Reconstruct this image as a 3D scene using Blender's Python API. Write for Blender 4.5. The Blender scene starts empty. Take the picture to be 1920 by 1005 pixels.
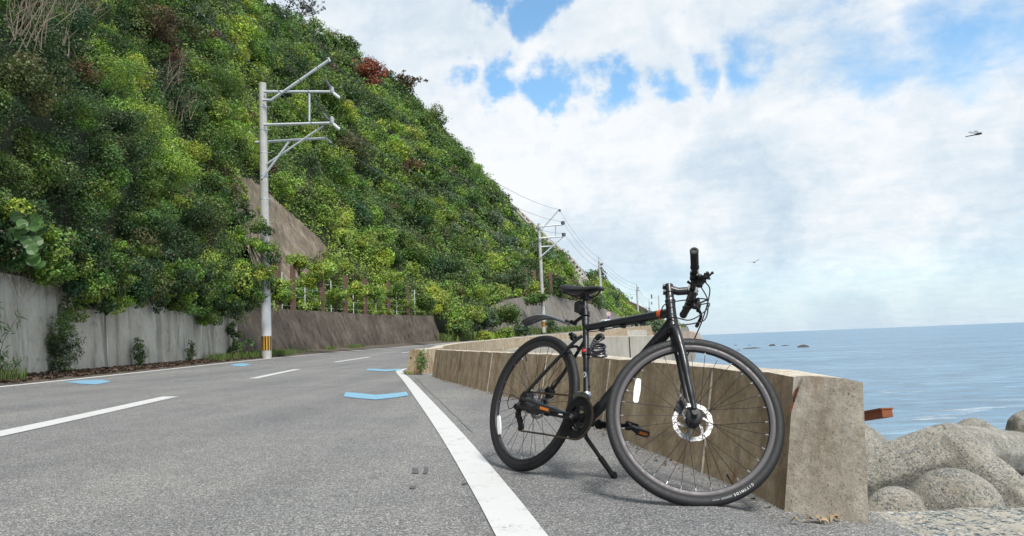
import bpy, bmesh, math, random
import numpy as np
from math import sin, cos, pi, radians, sqrt, atan, atan2
from mathutils import Vector, Matrix, Euler
random.seed(7); rng = np.random.default_rng(11)
SC = bpy.context.scene; COL = SC.collection
# ------------------------------------------------------------------ camera
F = 1398.36; H = 0.63; PITCH = radians(5.6845); ROLL = radians(2.2531)
cr, sr = cos(ROLL), sin(ROLL)
R0 = np.array([1., 0, 0]); U0 = np.array([0, -sin(PITCH), cos(PITCH)]); F0 = np.array([0, cos(PITCH), sin(PITCH)])
EYE = np.array([0, 0, H])
RX = R0*cr-U0*sr; UX = R0*sr+U0*cr
cd = bpy.data.cameras.new('camera'); cam = bpy.data.objects.new('camera', cd); COL.objects.link(cam)
cd.sensor_width = 36; cd.lens = F/1920*36; cd.clip_start = .05; cd.clip_end = 60000
M4 = Matrix.Identity(4)
for i in range(3):
    M4[i][0] = RX[i]; M4[i][1] = UX[i]; M4[i][2] = -F0[i]; M4[i][3] = EYE[i]
cam.matrix_world = M4; SC.camera = cam
def ray(u, v):
    a = u-960; b = 502.5-v
    return R0*(a*cr+b*sr)+U0*(-a*sr+b*cr)+F0*F
def at(u, v, Y):
    D = ray(u, v); return EYE+D*(Y/D[1])
def proj(P):
    P = np.atleast_2d(P)-EYE; z = np.maximum(P@F0, 1e-3); x = P@R0/z*F; y = P@U0/z*F
    return np.stack([960+x*cr-y*sr, 502.5-(x*sr+y*cr)], -1)
# ------------------------------------------------------------------ render look
SC.view_settings.view_transform = 'Standard'; SC.view_settings.look = 'None'
SC.view_settings.exposure = .5; SC.view_settings.gamma = 1
# ------------------------------------------------------------------ node helper
class NT:
    def __init__(s, nt): s.nt = nt
    def n(s, typ, ins=None, **kw):
        nd = s.nt.nodes.new(typ)
        for k, v in kw.items(): setattr(nd, k, v)
        for k, v in (ins or {}).items():
            sk = nd.inputs[k]
            if isinstance(v, bpy.types.NodeSocket): s.nt.links.new(v, sk)
            else: sk.default_value = v
        return nd
    def math(s, op, a, b=None, c=None, clamp=False):
        ins = {0: a}
        if b is not None: ins[1] = b
        if c is not None: ins[2] = c
        nd = s.n('ShaderNodeMath', ins, operation=op); nd.use_clamp = clamp
        return nd.outputs[0]
    def vmath(s, op, a, b=None, o=0):
        ins = {0: a}
        if b is not None: ins[1] = b
        return s.n('ShaderNodeVectorMath', ins, operation=op).outputs[o]
    def ramp(s, f, stops, interp='LINEAR'):
        nd = s.n('ShaderNodeValToRGB', {0: f}); cr_ = nd.color_ramp; cr_.interpolation = interp
        while len(cr_.elements) < len(stops): cr_.elements.new(.5)
        for e, (p, c) in zip(cr_.elements, stops):
            e.position = p; e.color = (*c, 1) if hasattr(c, '__len__') else (c, c, c, 1)
        return nd.outputs[0]
    def mix(s, f, a, b, typ='MIX'):
        nd = s.n('ShaderNodeMix', data_type='RGBA', blend_type=typ)
        for i, v in ((0, f), (6, a), (7, b)):
            if isinstance(v, bpy.types.NodeSocket): s.nt.links.new(v, nd.inputs[i])
            else: nd.inputs[i].default_value = v if i == 0 else (*v, 1) if len(v) == 3 else v
        return nd.outputs[2]
    def noise(s, vec, scale, detail=4, rough=.5, dist=0, lac=2):
        return s.n('ShaderNodeTexNoise', {'Vector': vec, 'Scale': scale, 'Detail': detail, 'Roughness': rough, 'Distortion': dist, 'Lacunarity': lac}).outputs[0]
    def mapr(s, v, a, b, c=0, d=1, smooth=True):
        return s.n('ShaderNodeMapRange', {0: v, 1: a, 2: b, 3: c, 4: d}, interpolation_type='SMOOTHSTEP' if smooth else 'LINEAR').outputs[0]
# ------------------------------------------------------------------ world: Nishita sky with broken cloud
SUN_EL = radians(56); SUN_AZ = radians(158)      # azimuth measured clockwise from +Y: over the sea, to the right
W = bpy.data.worlds.new('World'); SC.world = W; W.use_nodes = True
W.node_tree.nodes.clear(); w = NT(W.node_tree)
def build_world():
    sky = w.n('ShaderNodeTexSky', sky_type='NISHITA'); sky.sun_disc = False
    sky.sun_elevation = SUN_EL; sky.sun_rotation = SUN_AZ; sky.air_density = 1.0; sky.dust_density = .6; sky.ozone_density = 1.6
    tc = w.n('ShaderNodeTexCoord').outputs['Generated']
    d = w.vmath('NORMALIZE', tc)
    sep = w.n('ShaderNodeSeparateXYZ', {0: d}); z = sep.outputs[2]
    zz = w.math('ADD', w.math('MAXIMUM', z, 0.0), .16)
    px = w.math('DIVIDE', sep.outputs[0], zz); py = w.math('DIVIDE', sep.outputs[1], zz)
    P = w.n('ShaderNodeCombineXYZ', {0: px, 1: py, 2: 0.0}).outputs[0]
    warp = w.n('ShaderNodeTexNoise', {'Vector': P, 'Scale': 1.5, 'Detail': 3}).outputs[1]
    P2 = w.vmath('ADD', P, w.vmath('SCALE', w.vmath('SUBTRACT', warp, (.5, .5, .5)), None))
    P2.node.inputs[1].links[0].from_node.inputs[3].default_value = .45
    n1 = w.noise(P2, 2.1, 9, .58)
    n2 = w.noise(P2, 7.5, 8, .6)
    n3 = w.noise(d, 9.0, 8, .55, .4)
    dw = w.vmath('ADD', d, w.vmath('SCALE', w.vmath('SUBTRACT', w.n('ShaderNodeTexNoise', {'Vector': d, 'Scale': 6., 'Detail': 6, 'Roughness': .6}).outputs[1], (.5, .5, .5)), None))
    dw.node.inputs[1].links[0].from_node.inputs[3].default_value = .22
    def blob(u, v, r, soft):
        c = ray(u, v); c = c/np.linalg.norm(c)
        # angular distance in radians ~ chord length
        l = w.vmath('LENGTH', w.vmath('SUBTRACT', dw, tuple(c)), o=1)
        return w.mapr(l, r/F, (r+soft)/F, 1, 0)
    hole = None
    for (u, v, r, s_, k) in BLUE:
        b = w.math('MULTIPLY', blob(u, v, r, s_), k)
        hole = b if hole is None else w.math('MAXIMUM', hole, b)
    cov = w.math('ADD', w.math('MULTIPLY', n1, .6), w.math('MULTIPLY', n2, .22))
    cov = w.math('ADD', cov, w.math('MULTIPLY', n3, .3))
    cov = w.math('SUBTRACT', cov, w.math('MULTIPLY', hole, .50))
    a = w.mapr(cov, .17, .48, 0, 1)
    # cloud tone: bright tops, blue-grey hollows
    n4 = w.noise(w.vmath('ADD', dw, (3.1, 1.7, .4)), 5.0, 7, .55, .3)
    sh = w.math('SUBTRACT', w.noise(w.vmath('ADD', dw, (.035, -.012, .05)), 7.5, 7, .58), w.noise(dw, 7.5, 7, .58))
    brt = None
    for (u, v, r, s_, k) in BRIGHT:
        b = w.math('MULTIPLY', blob(u, v, r, s_), k)
        brt = b if brt is None else w.math('MAXIMUM', brt, b)
    tone = w.math('ADD', w.mapr(n4, .25, .75, .08, .60, False), w.math('MULTIPLY', brt, .36))
    tone = w.math('ADD', tone, w.mapr(n2, .3, .7, 0, .22))
    tone = w.math('SUBTRACT', tone, w.math('MULTIPLY', sh, 1.1))
    low = w.mapr(z, .0, .36, .05, 0)
    tone = w.math('SUBTRACT', tone, low)
    cloud = w.ramp(tone, [(.10, (.40, .48, .57)), (.45, (.50, .57, .63)), (.72, (.60, .64, .675)), (.98, (.69, .70, .71))])
    # Background strength .1 : sky tinted cleaner blue, clouds divided by strength
    skyc = w.mix(1.0, sky.outputs[0], SKYTINT, 'MULTIPLY')
    cl10 = w.vmath('SCALE', cloud, None); cl10.node.inputs[3].default_value = 10.0
    hz = w.mapr(z, 0.0, .10, 1, 0)
    skyh = w.mix(w.math('MULTIPLY', hz, .85), skyc, (4.3, 5.3, 6.3))
    colr = w.mix(w.math('MULTIPLY', a, w.mapr(z, 0, .12, .55, .97)), skyh, cl10)
    bg = w.n('ShaderNodeBackground', {'Color': colr, 'Strength': .1})
    out = w.n('ShaderNodeOutputWorld', {'Surface': bg.outputs[0]})
SKYTINT = (1.3, 1.62, 1.62)
BLUE = [(985, 25, 10, 80, 1.0), (905, 12, 5, 60, .9), (1040, 15, 5, 60, .8), (1130, 165, 5, 75, .95), (1030, 168, 5, 75, .95), (940, 160, 5, 70, .9), (860, 150, 0, 55, .8), (1230, 150, 0, 70, .85), (1320, 115, 5, 80, .75), (1440, 105, 10, 100, .7),
        (1620, 130, 20, 150, .5), (1780, 60, 30, 160, .5), (1890, 390, 5, 100, .3), (1500, 20, 10, 80, .5), (1900, 30, 30, 120, .45)]
BRIGHT = [(1000, 90, 60, 120, .8), (1180, 60, 80, 120, 1.0), (1350, 40, 60, 120, .8), (870, 220, 60, 120, 1.0), (1000, 260, 100, 150, 1.0), (1150, 280, 90, 160, .95), (1330, 250, 60, 150, .6), (1600, 240, 120, 160, .75), (1850, 170, 60, 120, .8),
          (1170, 385, 40, 60, .9), (1030, 385, 40, 60, .7), (1640, 480, 50, 70, .7), (760, 60, 60, 120, .5), (1450, 330, 80, 120, .35)]
build_world()
sl = bpy.data.lights.new('sun', 'SUN'); sun = bpy.data.objects.new('sun', sl); COL.objects.link(sun)
sl.energy = 2.8; sl.angle = radians(14); sl.color = (1, .96, .9)
sd = Vector((sin(SUN_AZ)*cos(SUN_EL), cos(SUN_AZ)*cos(SUN_EL), sin(SUN_EL)))
sun.rotation_euler = sd.to_track_quat('Z', 'Y').to_euler()
# ------------------------------------------------------------------ materials
def new_mat(name):
    m = bpy.data.materials.new(name); m.use_nodes = True; m.node_tree.nodes.clear(); return m, NT(m.node_tree)
def finish(m, t, bsdf, disp=None):
    o = t.n('ShaderNodeOutputMaterial', {'Surface': bsdf}); return m
def pos(t): return t.n('ShaderNodeNewGeometry').outputs['Position']
def simple(name, col, rough=.5, metal=0, coat=0, var=.12, scale=60, bump=0, bscale=200, spec=.5, emis=None):
    m, t = new_mat(name); g = t.n('ShaderNodeTexCoord').outputs['Object']
    n = t.noise(g, scale, 4, .6)
    c = t.mix(n, tuple(x*(1-var) for x in col), tuple(min(1, x*(1+var)) for x in col))
    ins = {'Base Color': c, 'Roughness': t.mapr(n, .2, .8, max(.03, rough-.08), min(1, rough+.08)), 'Metallic': metal, 'Coat Weight': coat, 'Specular IOR Level': spec}
    if bump:
        b = t.n('ShaderNodeBump', {'Strength': bump, 'Distance': .002, 'Height': t.noise(g, bscale, 3, .6)}); ins['Normal'] = b.outputs[0]
    return finish(m, t, t.n('ShaderNodeBsdfPrincipled', ins).outputs[0])
def asphalt():
    m, t = new_mat('asphalt'); p = pos(t)
    v = t.n('ShaderNodeTexVoronoi', {'Vector': p, 'Scale': 230.}); v2 = t.n('ShaderNodeTexVoronoi', {'Vector': p, 'Scale': 120.})
    r = t.n('ShaderNodeSeparateColor', {0: v.outputs['Color']}).outputs[0]
    r2 = t.n('ShaderNodeSeparateColor', {0: v2.outputs['Color']}).outputs[1]
    c = t.ramp(r, [(0, (.085, .087, .09)), (.3, (.155, .155, .157)), (.6, (.235, .233, .228)), (.85, (.34, .335, .32)), (1, (.62, .60, .56))])
    c2 = t.ramp(r2, [(0, .74), (.5, .97), (1, 1.18)])
    c = t.mix(1, c, c2, 'MULTIPLY')
    big = t.noise(p, .7, 5, .6); big2 = t.noise(p, 4.0, 4, .6)
    c = t.mix(1, c, t.ramp(big, [(.3, (.86, .87, .9)), (.7, (1.10, 1.09, 1.06))]), 'MULTIPLY')
    c = t.mix(1, c, t.ramp(big2, [(.3, .93), (.7, 1.06)]), 'MULTIPLY')
    c = t.mix(1, c, t.ramp(t.noise(t.vmath('MULTIPLY', p, (1.3, .09, 1)), 1.0, 4, .6), [(.35, (.80, .80, .82)), (.65, (1.06, 1.055, 1.04))]), 'MULTIPLY')
    # a few dark tar spots
    vs = t.n('ShaderNodeTexVoronoi', {'Vector': p, 'Scale': 2.2, 'Randomness': 1.0})
    spot = t.mapr(t.math('ADD', vs.outputs['Distance'], t.math('MULTIPLY', t.noise(p, 30, 3), .05)), .045, .065, 1, 0)
    spot = t.math('MULTIPLY', spot, t.mapr(t.noise(p, .9, 2), .55, .62, 0, .6))
    c = t.mix(spot, c, (.05, .05, .055))
    gap = t.mapr(v.outputs['Distance'], 0, .7, 1, .0)
    hgt = t.math('ADD', gap, t.math('MULTIPLY', r, .7))
    b = t.n('ShaderNodeBump', {'Strength': .55, 'Distance': .003, 'Height': hgt})
    return finish(m, t, t.n('ShaderNodeBsdfPrincipled', {'Base Color': c, 'Roughness': .82, 'Normal': b.outputs[0], 'Specular IOR Level': .35}).outputs[0])
def paint(name, col, wear=.45):
    m, t = new_mat(name); p = pos(t)
    v = t.n('ShaderNodeTexVoronoi', {'Vector': p, 'Scale': 150.})
    r = t.n('ShaderNodeSeparateColor', {0: v.outputs['Color']}).outputs[0]
    n = t.noise(p, 6, 6, .7)
    mask = t.mapr(t.math('ADD', t.math('MULTIPLY', r, .35), n), wear-.07+.35, wear+.35, 1, 0)
    mask = t.math('SUBTRACT', 1.0, t.math('MULTIPLY', t.math('SUBTRACT', 1.0, mask), .85))
    asp = t.ramp(r, [(0, (.07, .07, .07)), (1, (.35, .34, .33))])
    pc = t.mix(t.noise(p, 14, 5, .6), tuple(x*.86 for x in col), col)
    c = t.mix(mask, asp, pc)
    b = t.n('ShaderNodeBump', {'Strength': .3, 'Distance': .002, 'Height': r})
    return finish(m, t, t.n('ShaderNodeBsdfPrincipled', {'Base Color': c, 'Roughness': .6, 'Normal': b.outputs[0]}).outputs[0])
def concrete(name, c0, c1, c2, pits=0, stain=0, sscale=2.0, streak=(.05, .045, .04), rust=0, agg=0, aggscale=60, moss=0, bump=.5, vec=None, streakdir=None, lift=1.0):
    m, t = new_mat(name); p = pos(t)
    n = t.noise(p, sscale, 7, .62); n2 = t.noise(p, sscale*9, 6, .65)
    c = t.ramp(t.math('ADD', t.math('MULTIPLY', n, .7), t.math('MULTIPLY', n2, .3)), [(.33, c0), (.5, c1), (.66, c2)])
    hgt = t.math('MULTIPLY', n2, 1.0)
    if agg:
        wp_ = t.vmath('ADD', p, t.vmath('MULTIPLY', t.n('ShaderNodeTexNoise', {'Vector': p, 'Scale': aggscale*.8, 'Detail': 3}).outputs[1], (.6/aggscale, .6/aggscale, .6/aggscale)))
        for kk, thr in ((1.0, .40), (2.1, .36)):
            v = t.n('ShaderNodeTexVoronoi', {'Vector': wp_, 'Scale': float(aggscale*kk)})
            sc_ = t.n('ShaderNodeSeparateColor', {0: v.outputs['Color']})
            mk = t.math('MULTIPLY', t.mapr(sc_.outputs[0], thr, thr+.05), t.mapr(v.outputs['Distance'], .42, .58, 1, 0))
            mk = t.math('MULTIPLY', mk, t.mapr(t.noise(p, aggscale*.15*kk, 4), .36, .50, .3, 1))
            pc = t.ramp(sc_.outputs[1], [(0, (.03, .045, .055)), (.3, (.09, .12, .135)), (.6, (.17, .21, .22)), (.8, (.30, .32, .31)), (1, (.62, .59, .53))])
            c = t.mix(t.math('MULTIPLY', mk, agg), c, pc)
            hgt = t.math('ADD', hgt, t.math('MULTIPLY', mk, .7/kk))
    if pits:
        pn = t.noise(p, 150, 4, .7); pm = t.math('MULTIPLY', t.mapr(pn, .585, .66), t.mapr(t.noise(p, 9, 4, .6), .35, .6, .25, 1))
        c = t.mix(t.math('MULTIPLY', pm, pits), c, (.06, .048, .036))
        gm = t.mapr(t.noise(t.vmath('ADD', p, (4, 2, 1)), 190, 3, .7), .60, .68, 0, .55)
        c = t.mix(gm, c, (.60, .53, .43))
        hgt = t.math('SUBTRACT', hgt, t.math('MULTIPLY', pm, .9))
        c = t.mix(1, c, t.ramp(t.noise(p, 22, 5, .7), [(.35, .78), (.65, 1.16)]), 'MULTIPLY')
    if stain:
        sx = t.vmath('MULTIPLY', p, (streakdir or (3.0, 3.0, .25)))
        s1 = t.noise(sx, 1.6, 6, .65, .3)
        c = t.mix(t.math('MULTIPLY', t.mapr(s1, .48, .68), stain), c, streak)
        s2 = t.noise(t.vmath('ADD', sx, (9, 4, 2)), 2.3, 5, .6, .2)
        c = t.mix(t.math('MULTIPLY', t.mapr(s2, .56, .70), stain*.55), c, tuple(min(.8, x*1.55) for x in c2))
    if rust:
        s3 = t.noise(t.vmath('MULTIPLY', p, (5, 5, 1.1)), 1.3, 6, .7, .5)
        c = t.mix(t.math('MULTIPLY', t.mapr(s3, .56, .68), rust), c, (.30, .13, .05))
    if moss:
        s4 = t.noise(p, 3.2, 5, .7); c = t.mix(t.math('MULTIPLY', t.mapr(s4, .56, .7), moss), c, (.075, .085, .045))
    b = t.n('ShaderNodeBump', {'Strength': bump, 'Distance': .006, 'Height': hgt})
    return finish(m, t, t.n('ShaderNodeBsdfPrincipled', {'Base Color': c, 'Roughness': .88, 'Normal': b.outputs[0], 'Specular IOR Level': .3}).outputs[0])
def foliage(name, attr='Col', trans=.22, rough=.45):
    m, t = new_mat(name)
    a = t.n('ShaderNodeAttribute', attribute_name=attr).outputs[0]
    n = t.noise(pos(t), 3.0, 3, .6)
    c = t.mix(1, a, t.ramp(n, [(.3, .8), (.7, 1.2)]), 'MULTIPLY')
    pr = t.n('ShaderNodeBsdfPrincipled', {'Base Color': c, 'Roughness': rough, 'Specular IOR Level': .35})
    tr = t.n('ShaderNodeBsdfTranslucent', {'Color': t.mix(1, c, (1.25, 1.35, .6), 'MULTIPLY')})
    mx = t.n('ShaderNodeMixShader', {0: trans, 1: pr.outputs[0], 2: tr.outputs[0]})
    return finish(m, t, mx.outputs[0])
def sea_mat():
    m, t = new_mat('sea_water'); p = pos(t)
    q = t.vmath('MULTIPLY', p, (1.0, 1.0, 1.0))
    a = t.noise(t.vmath('MULTIPLY', q, (.55, .9, 1)), .35, 5, .6, .4); b_ = t.noise(t.vmath('MULTIPLY', q, (.8, 1.4, 1)), 2.2, 5, .65, .3)
    cst = t.noise(t.vmath('MULTIPLY', q, (.03, .10, 1)), 1.0, 5, .6, .5)
    hgt = t.math('ADD', t.math('MULTIPLY', a, 1.0), t.math('MULTIPLY', b_, .28))
    bm = t.n('ShaderNodeBump', {'Strength': 1.0, 'Distance': .9, 'Height': hgt})
    c = t.ramp(cst, [(.35, (.05, .15, .255)), (.55, (.085, .21, .32)), (.7, (.15, .29, .39))])
    rp = t.noise(t.vmath('MULTIPLY', q, (.55, 1.6, 1)), .55, 6, .68, .5); c = t.mix(1, c, t.ramp(rp, [(.36, .55), (.5, .95), (.66, 1.55)]), 'MULTIPLY')  # light and dark of ripple reflections painted into the water colour
    sep = t.n('ShaderNodeSeparateXYZ', {0: p})
    # broken surf inshore, in lines roughly parallel to the shore
    fn = t.noise(t.vmath('MULTIPLY', q, (.05, .16, 1)), 1.0, 7, .72, .6)
    shore = t.mapr(sep.outputs[1], 20, 150, 1, 0)
    far_ = t.mapr(sep.outputs[0], 20, 75, 1, .25)
    fm = t.mapr(t.math('ADD', fn, t.math('MULTIPLY', t.math('MULTIPLY', shore, far_), .10)), .66, .78, 0, .6)
    c = t.mix(fm, c, (.72, .77, .80))
    df = t.n('ShaderNodeBsdfDiffuse', {'Color': c, 'Normal': bm.outputs[0]}); gl = t.n('ShaderNodeBsdfGlossy', {'Color': (.95, .97, 1, 1), 'Roughness': .22, 'Normal': bm.outputs[0]})
    fr = t.n('ShaderNodeFresnel', {'IOR': 1.33, 'Normal': bm.outputs[0]}).outputs[0]
    return finish(m, t, t.n('ShaderNodeMixShader', {0: t.math('MINIMUM', fr, .42), 1: df.outputs[0], 2: gl.outputs[0]}).outputs[0])
MAT = {}
def mt(k): return MAT[k]
MAT['asphalt'] = asphalt()
MAT['white_paint'] = paint('white_road_paint', (.66, .66, .65), .57)
MAT['blue_paint'] = paint('blue_road_paint', (.22, .45, .62), .56)
MAT['sea'] = sea_mat()
MAT['parapet'] = concrete('weathered_parapet', (.30, .215, .125), (.47, .355, .23), (.63, .505, .36), pits=.9, stain=.45, sscale=4.5, streak=(.17, .11, .065), rust=.9, bump=.9)
MAT['parapet_top'] = concrete('worn_parapet_top', (.40, .34, .27), (.54, .48, .39), (.66, .60, .51), pits=.35, sscale=3, rust=.35)
MAT['parapet_end'] = concrete('parapet_end_face', (.36, .31, .24), (.50, .45, .375), (.60, .56, .50), pits=.9, stain=.3, sscale=3, streak=(.17, .13, .09), rust=.35, bump=.9)
MAT['smooth_wall'] = concrete('smooth_grey_concrete', (.30, .265, .215), (.38, .34, .28), (.46, .42, .355), stain=.25, sscale=1.0, streak=(.2, .18, .15))
MAT['left_wall'] = concrete('stained_retaining_wall', (.34, .315, .265), (.47, .44, .38), (.58, .555, .495), stain=.9, sscale=.9, streak=(.24, .22, .18), streakdir=(1.5, 1.5, .22), moss=.35)
MAT['brown_wall'] = concrete('dark_brown_battered_wall', (.055, .043, .034), (.095, .076, .060), (.155, .128, .102), stain=.95, sscale=.7, streak=(.028, .021, .019), streakdir=(2.6, 2.6, .16))
MAT['grey_wall'] = concrete('grey_battered_wall', (.13, .115, .10), (.19, .17, .15), (.26, .24, .21), stain=.7, sscale=.4, streak=(.08, .075, .06), streakdir=(1.2, 1.2, .07), moss=.4)
MAT['rock'] = concrete('sprayed_rock_slope', (.11, .085, .06), (.19, .15, .11), (.30, .25, .195), stain=.7, sscale=.8, streak=(.09, .075, .06), streakdir=(1.1, 1.1, .22), bump=1)
MAT['crib'] = concrete('crib_frame_concrete', (.20, .185, .16), (.30, .275, .24), (.38, .35, .31), sscale=.6)
MAT['pink_bluff'] = concrete('pinkish_concrete_bluff', (.32, .25, .20), (.40, .32, .26), (.46, .38, .31), stain=.3, sscale=.3)
MAT['tetra'] = concrete('coarse_aggregate_concrete', (.20, .18, .145), (.32, .29, .24), (.43, .40, .34), agg=.65, aggscale=62, sscale=2.2, bump=1.0, moss=.45, stain=.35, streak=(.15, .13, .10))
MAT['slab'] = concrete('exposed_aggregate_slab', (.24, .22, .18), (.37, .335, .28), (.50, .455, .385), agg=1.0, aggscale=40, sscale=3, bump=1.0)
MAT['grit'] = concrete('sandy_grit', (.14, .115, .085), (.25, .21, .16), (.34, .29, .22), agg=.7, aggscale=90, sscale=4, bump=1)
MAT['soil'] = concrete('verge_soil', (.05, .035, .025), (.09, .065, .045), (.15, .115, .085), agg=.3, aggscale=60, sscale=5)
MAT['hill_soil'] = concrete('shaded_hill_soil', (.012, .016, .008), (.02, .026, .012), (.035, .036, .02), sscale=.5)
MAT['leaf'] = foliage('leaves')
MAT['litter'] = foliage('dead_leaves', trans=.05, rough=.8)
MAT['bark'] = simple('bark', (.10, .075, .055), .9, scale=20, var=.35, bump=.5, bscale=40)
MAT['dead_wood'] = simple('bare_grey_wood', (.24, .19, .145), .9, scale=20, var=.3)
MAT['steel'] = simple('galvanised_steel', (.55, .58, .60), .45, .35, scale=8)
MAT['pole'] = concrete('pole_concrete', (.36, .355, .33), (.46, .455, .43), (.55, .55, .53), stain=.35, sscale=2, streak=(.25, .24, .22), streakdir=(6, 6, .4))
MAT['pole_white'] = concrete('pole_wrap', (.60, .61, .62), (.70, .71, .72), (.78, .79, .79), stain=.4, sscale=2, streak=(.38, .36, .33), streakdir=(8, 8, .8))
MAT['yellow'] = simple('yellow_band', (.62, .33, .03), .6); MAT['black_band'] = simple('black_band', (.03, .028, .025), .6)
MAT['wire'] = simple('wire', (.09, .10, .11), .6); MAT['insul'] = simple('insulator', (.75, .76, .76), .25)
MAT['rust_post'] = simple('rusty_brown_post', (.14, .08, .062), .8, scale=6, var=.3)
MAT['rust'] = simple('flaking_rust', (.27, .085, .035), .85, scale=30, var=.5, bump=.8, bscale=60)
MAT['white_post'] = simple('white_post', (.62, .64, .65), .5)
MAT['frame'] = simple('satin_black_frame', (.014, .015, .018), .36, coat=.15, var=.1)
MAT['blackm'] = simple('black_metal', (.013, .013, .015), .38, .3, var=.2)
MAT['plastic'] = simple('black_plastic', (.016, .016, .018), .5, var=.15)
MAT['rubber'] = simple('tyre_rubber', (.011, .0115, .013), .62, var=.25, scale=90, bump=.25, bscale=500)
MAT['rim'] = simple('dark_anodised_rim', (.045, .041, .045), .42, .35, var=.1)
MAT['silver'] = simple('polished_silver', (.78, .78, .80), .25, 1.0, var=.05)
MAT['rotor'] = simple('brushed_disc_steel', (.42, .42, .43), .45, .8, var=.04)
MAT['chain'] = simple('oily_chain', (.13, .105, .08), .45, .8, var=.3)
MAT['gear'] = simple('gear_steel', (.35, .35, .36), .35, .9, var=.2)
MAT['reflector'] = simple('white_reflector', (.82, .84, .84), .25, var=.05, scale=300)
MAT['orange'] = simple('orange_reflector', (.60, .10, .02), .35, var=.1); MAT['amber'] = simple('amber_reflector', (.42, .13, .02), .3)
MAT['red'] = simple('red_plastic', (.70, .03, .03), .35)
MAT['decal'] = simple('white_decal', (.72, .72, .72), .5); MAT['dim_decal'] = simple('grey_decal', (.20, .22, .23), .5)
MAT['lock'] = simple('translucent_grey_sleeve', (.045, .038, .05), .3, coat=.3, var=.15)
MAT['saddle'] = simple('saddle_cover', (.018, .018, .02), .48, var=.15, bump=.2, bscale=300)
MAT['mudguard'] = simple('mudguard_plastic', (.035, .038, .042), .3, coat=.4)
MAT['carwhite'] = simple('white_car_paint', (.75, .76, .76), .25, coat=.6); MAT['cardark'] = simple('dark_car_paint', (.04, .042, .05), .25, coat=.6)
MAT['carglass'] = simple('car_glass', (.02, .035, .04), .08); MAT['lamp'] = simple('headlamp', (.8, .8, .8), .15)
MAT['signblue'] = simple('sign_blue', (.10, .09, .30), .5); MAT['signpink'] = simple('sign_faded_red', (.70, .42, .38), .5); MAT['signw'] = simple('sign_white', (.75, .75, .75), .5)
MAT['searock'] = simple('dark_sea_rock', (.06, .05, .04), .8, scale=1.5, var=.5)
MAT['insect'] = simple('insect_body', (.04, .035, .03), .5)
def wing_mat():
    m, t = new_mat('insect_wing')
    a = t.n('ShaderNodeBsdfTransparent'); b = t.n('ShaderNodeBsdfPrincipled', {'Base Color': (.18, .22, .26, 1), 'Roughness': .2})
    return finish(m, t, t.n('ShaderNodeMixShader', {0: .3, 1: a.outputs[0], 2: b.outputs[0]}).outputs[0])
MAT['wing'] = wing_mat()
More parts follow.
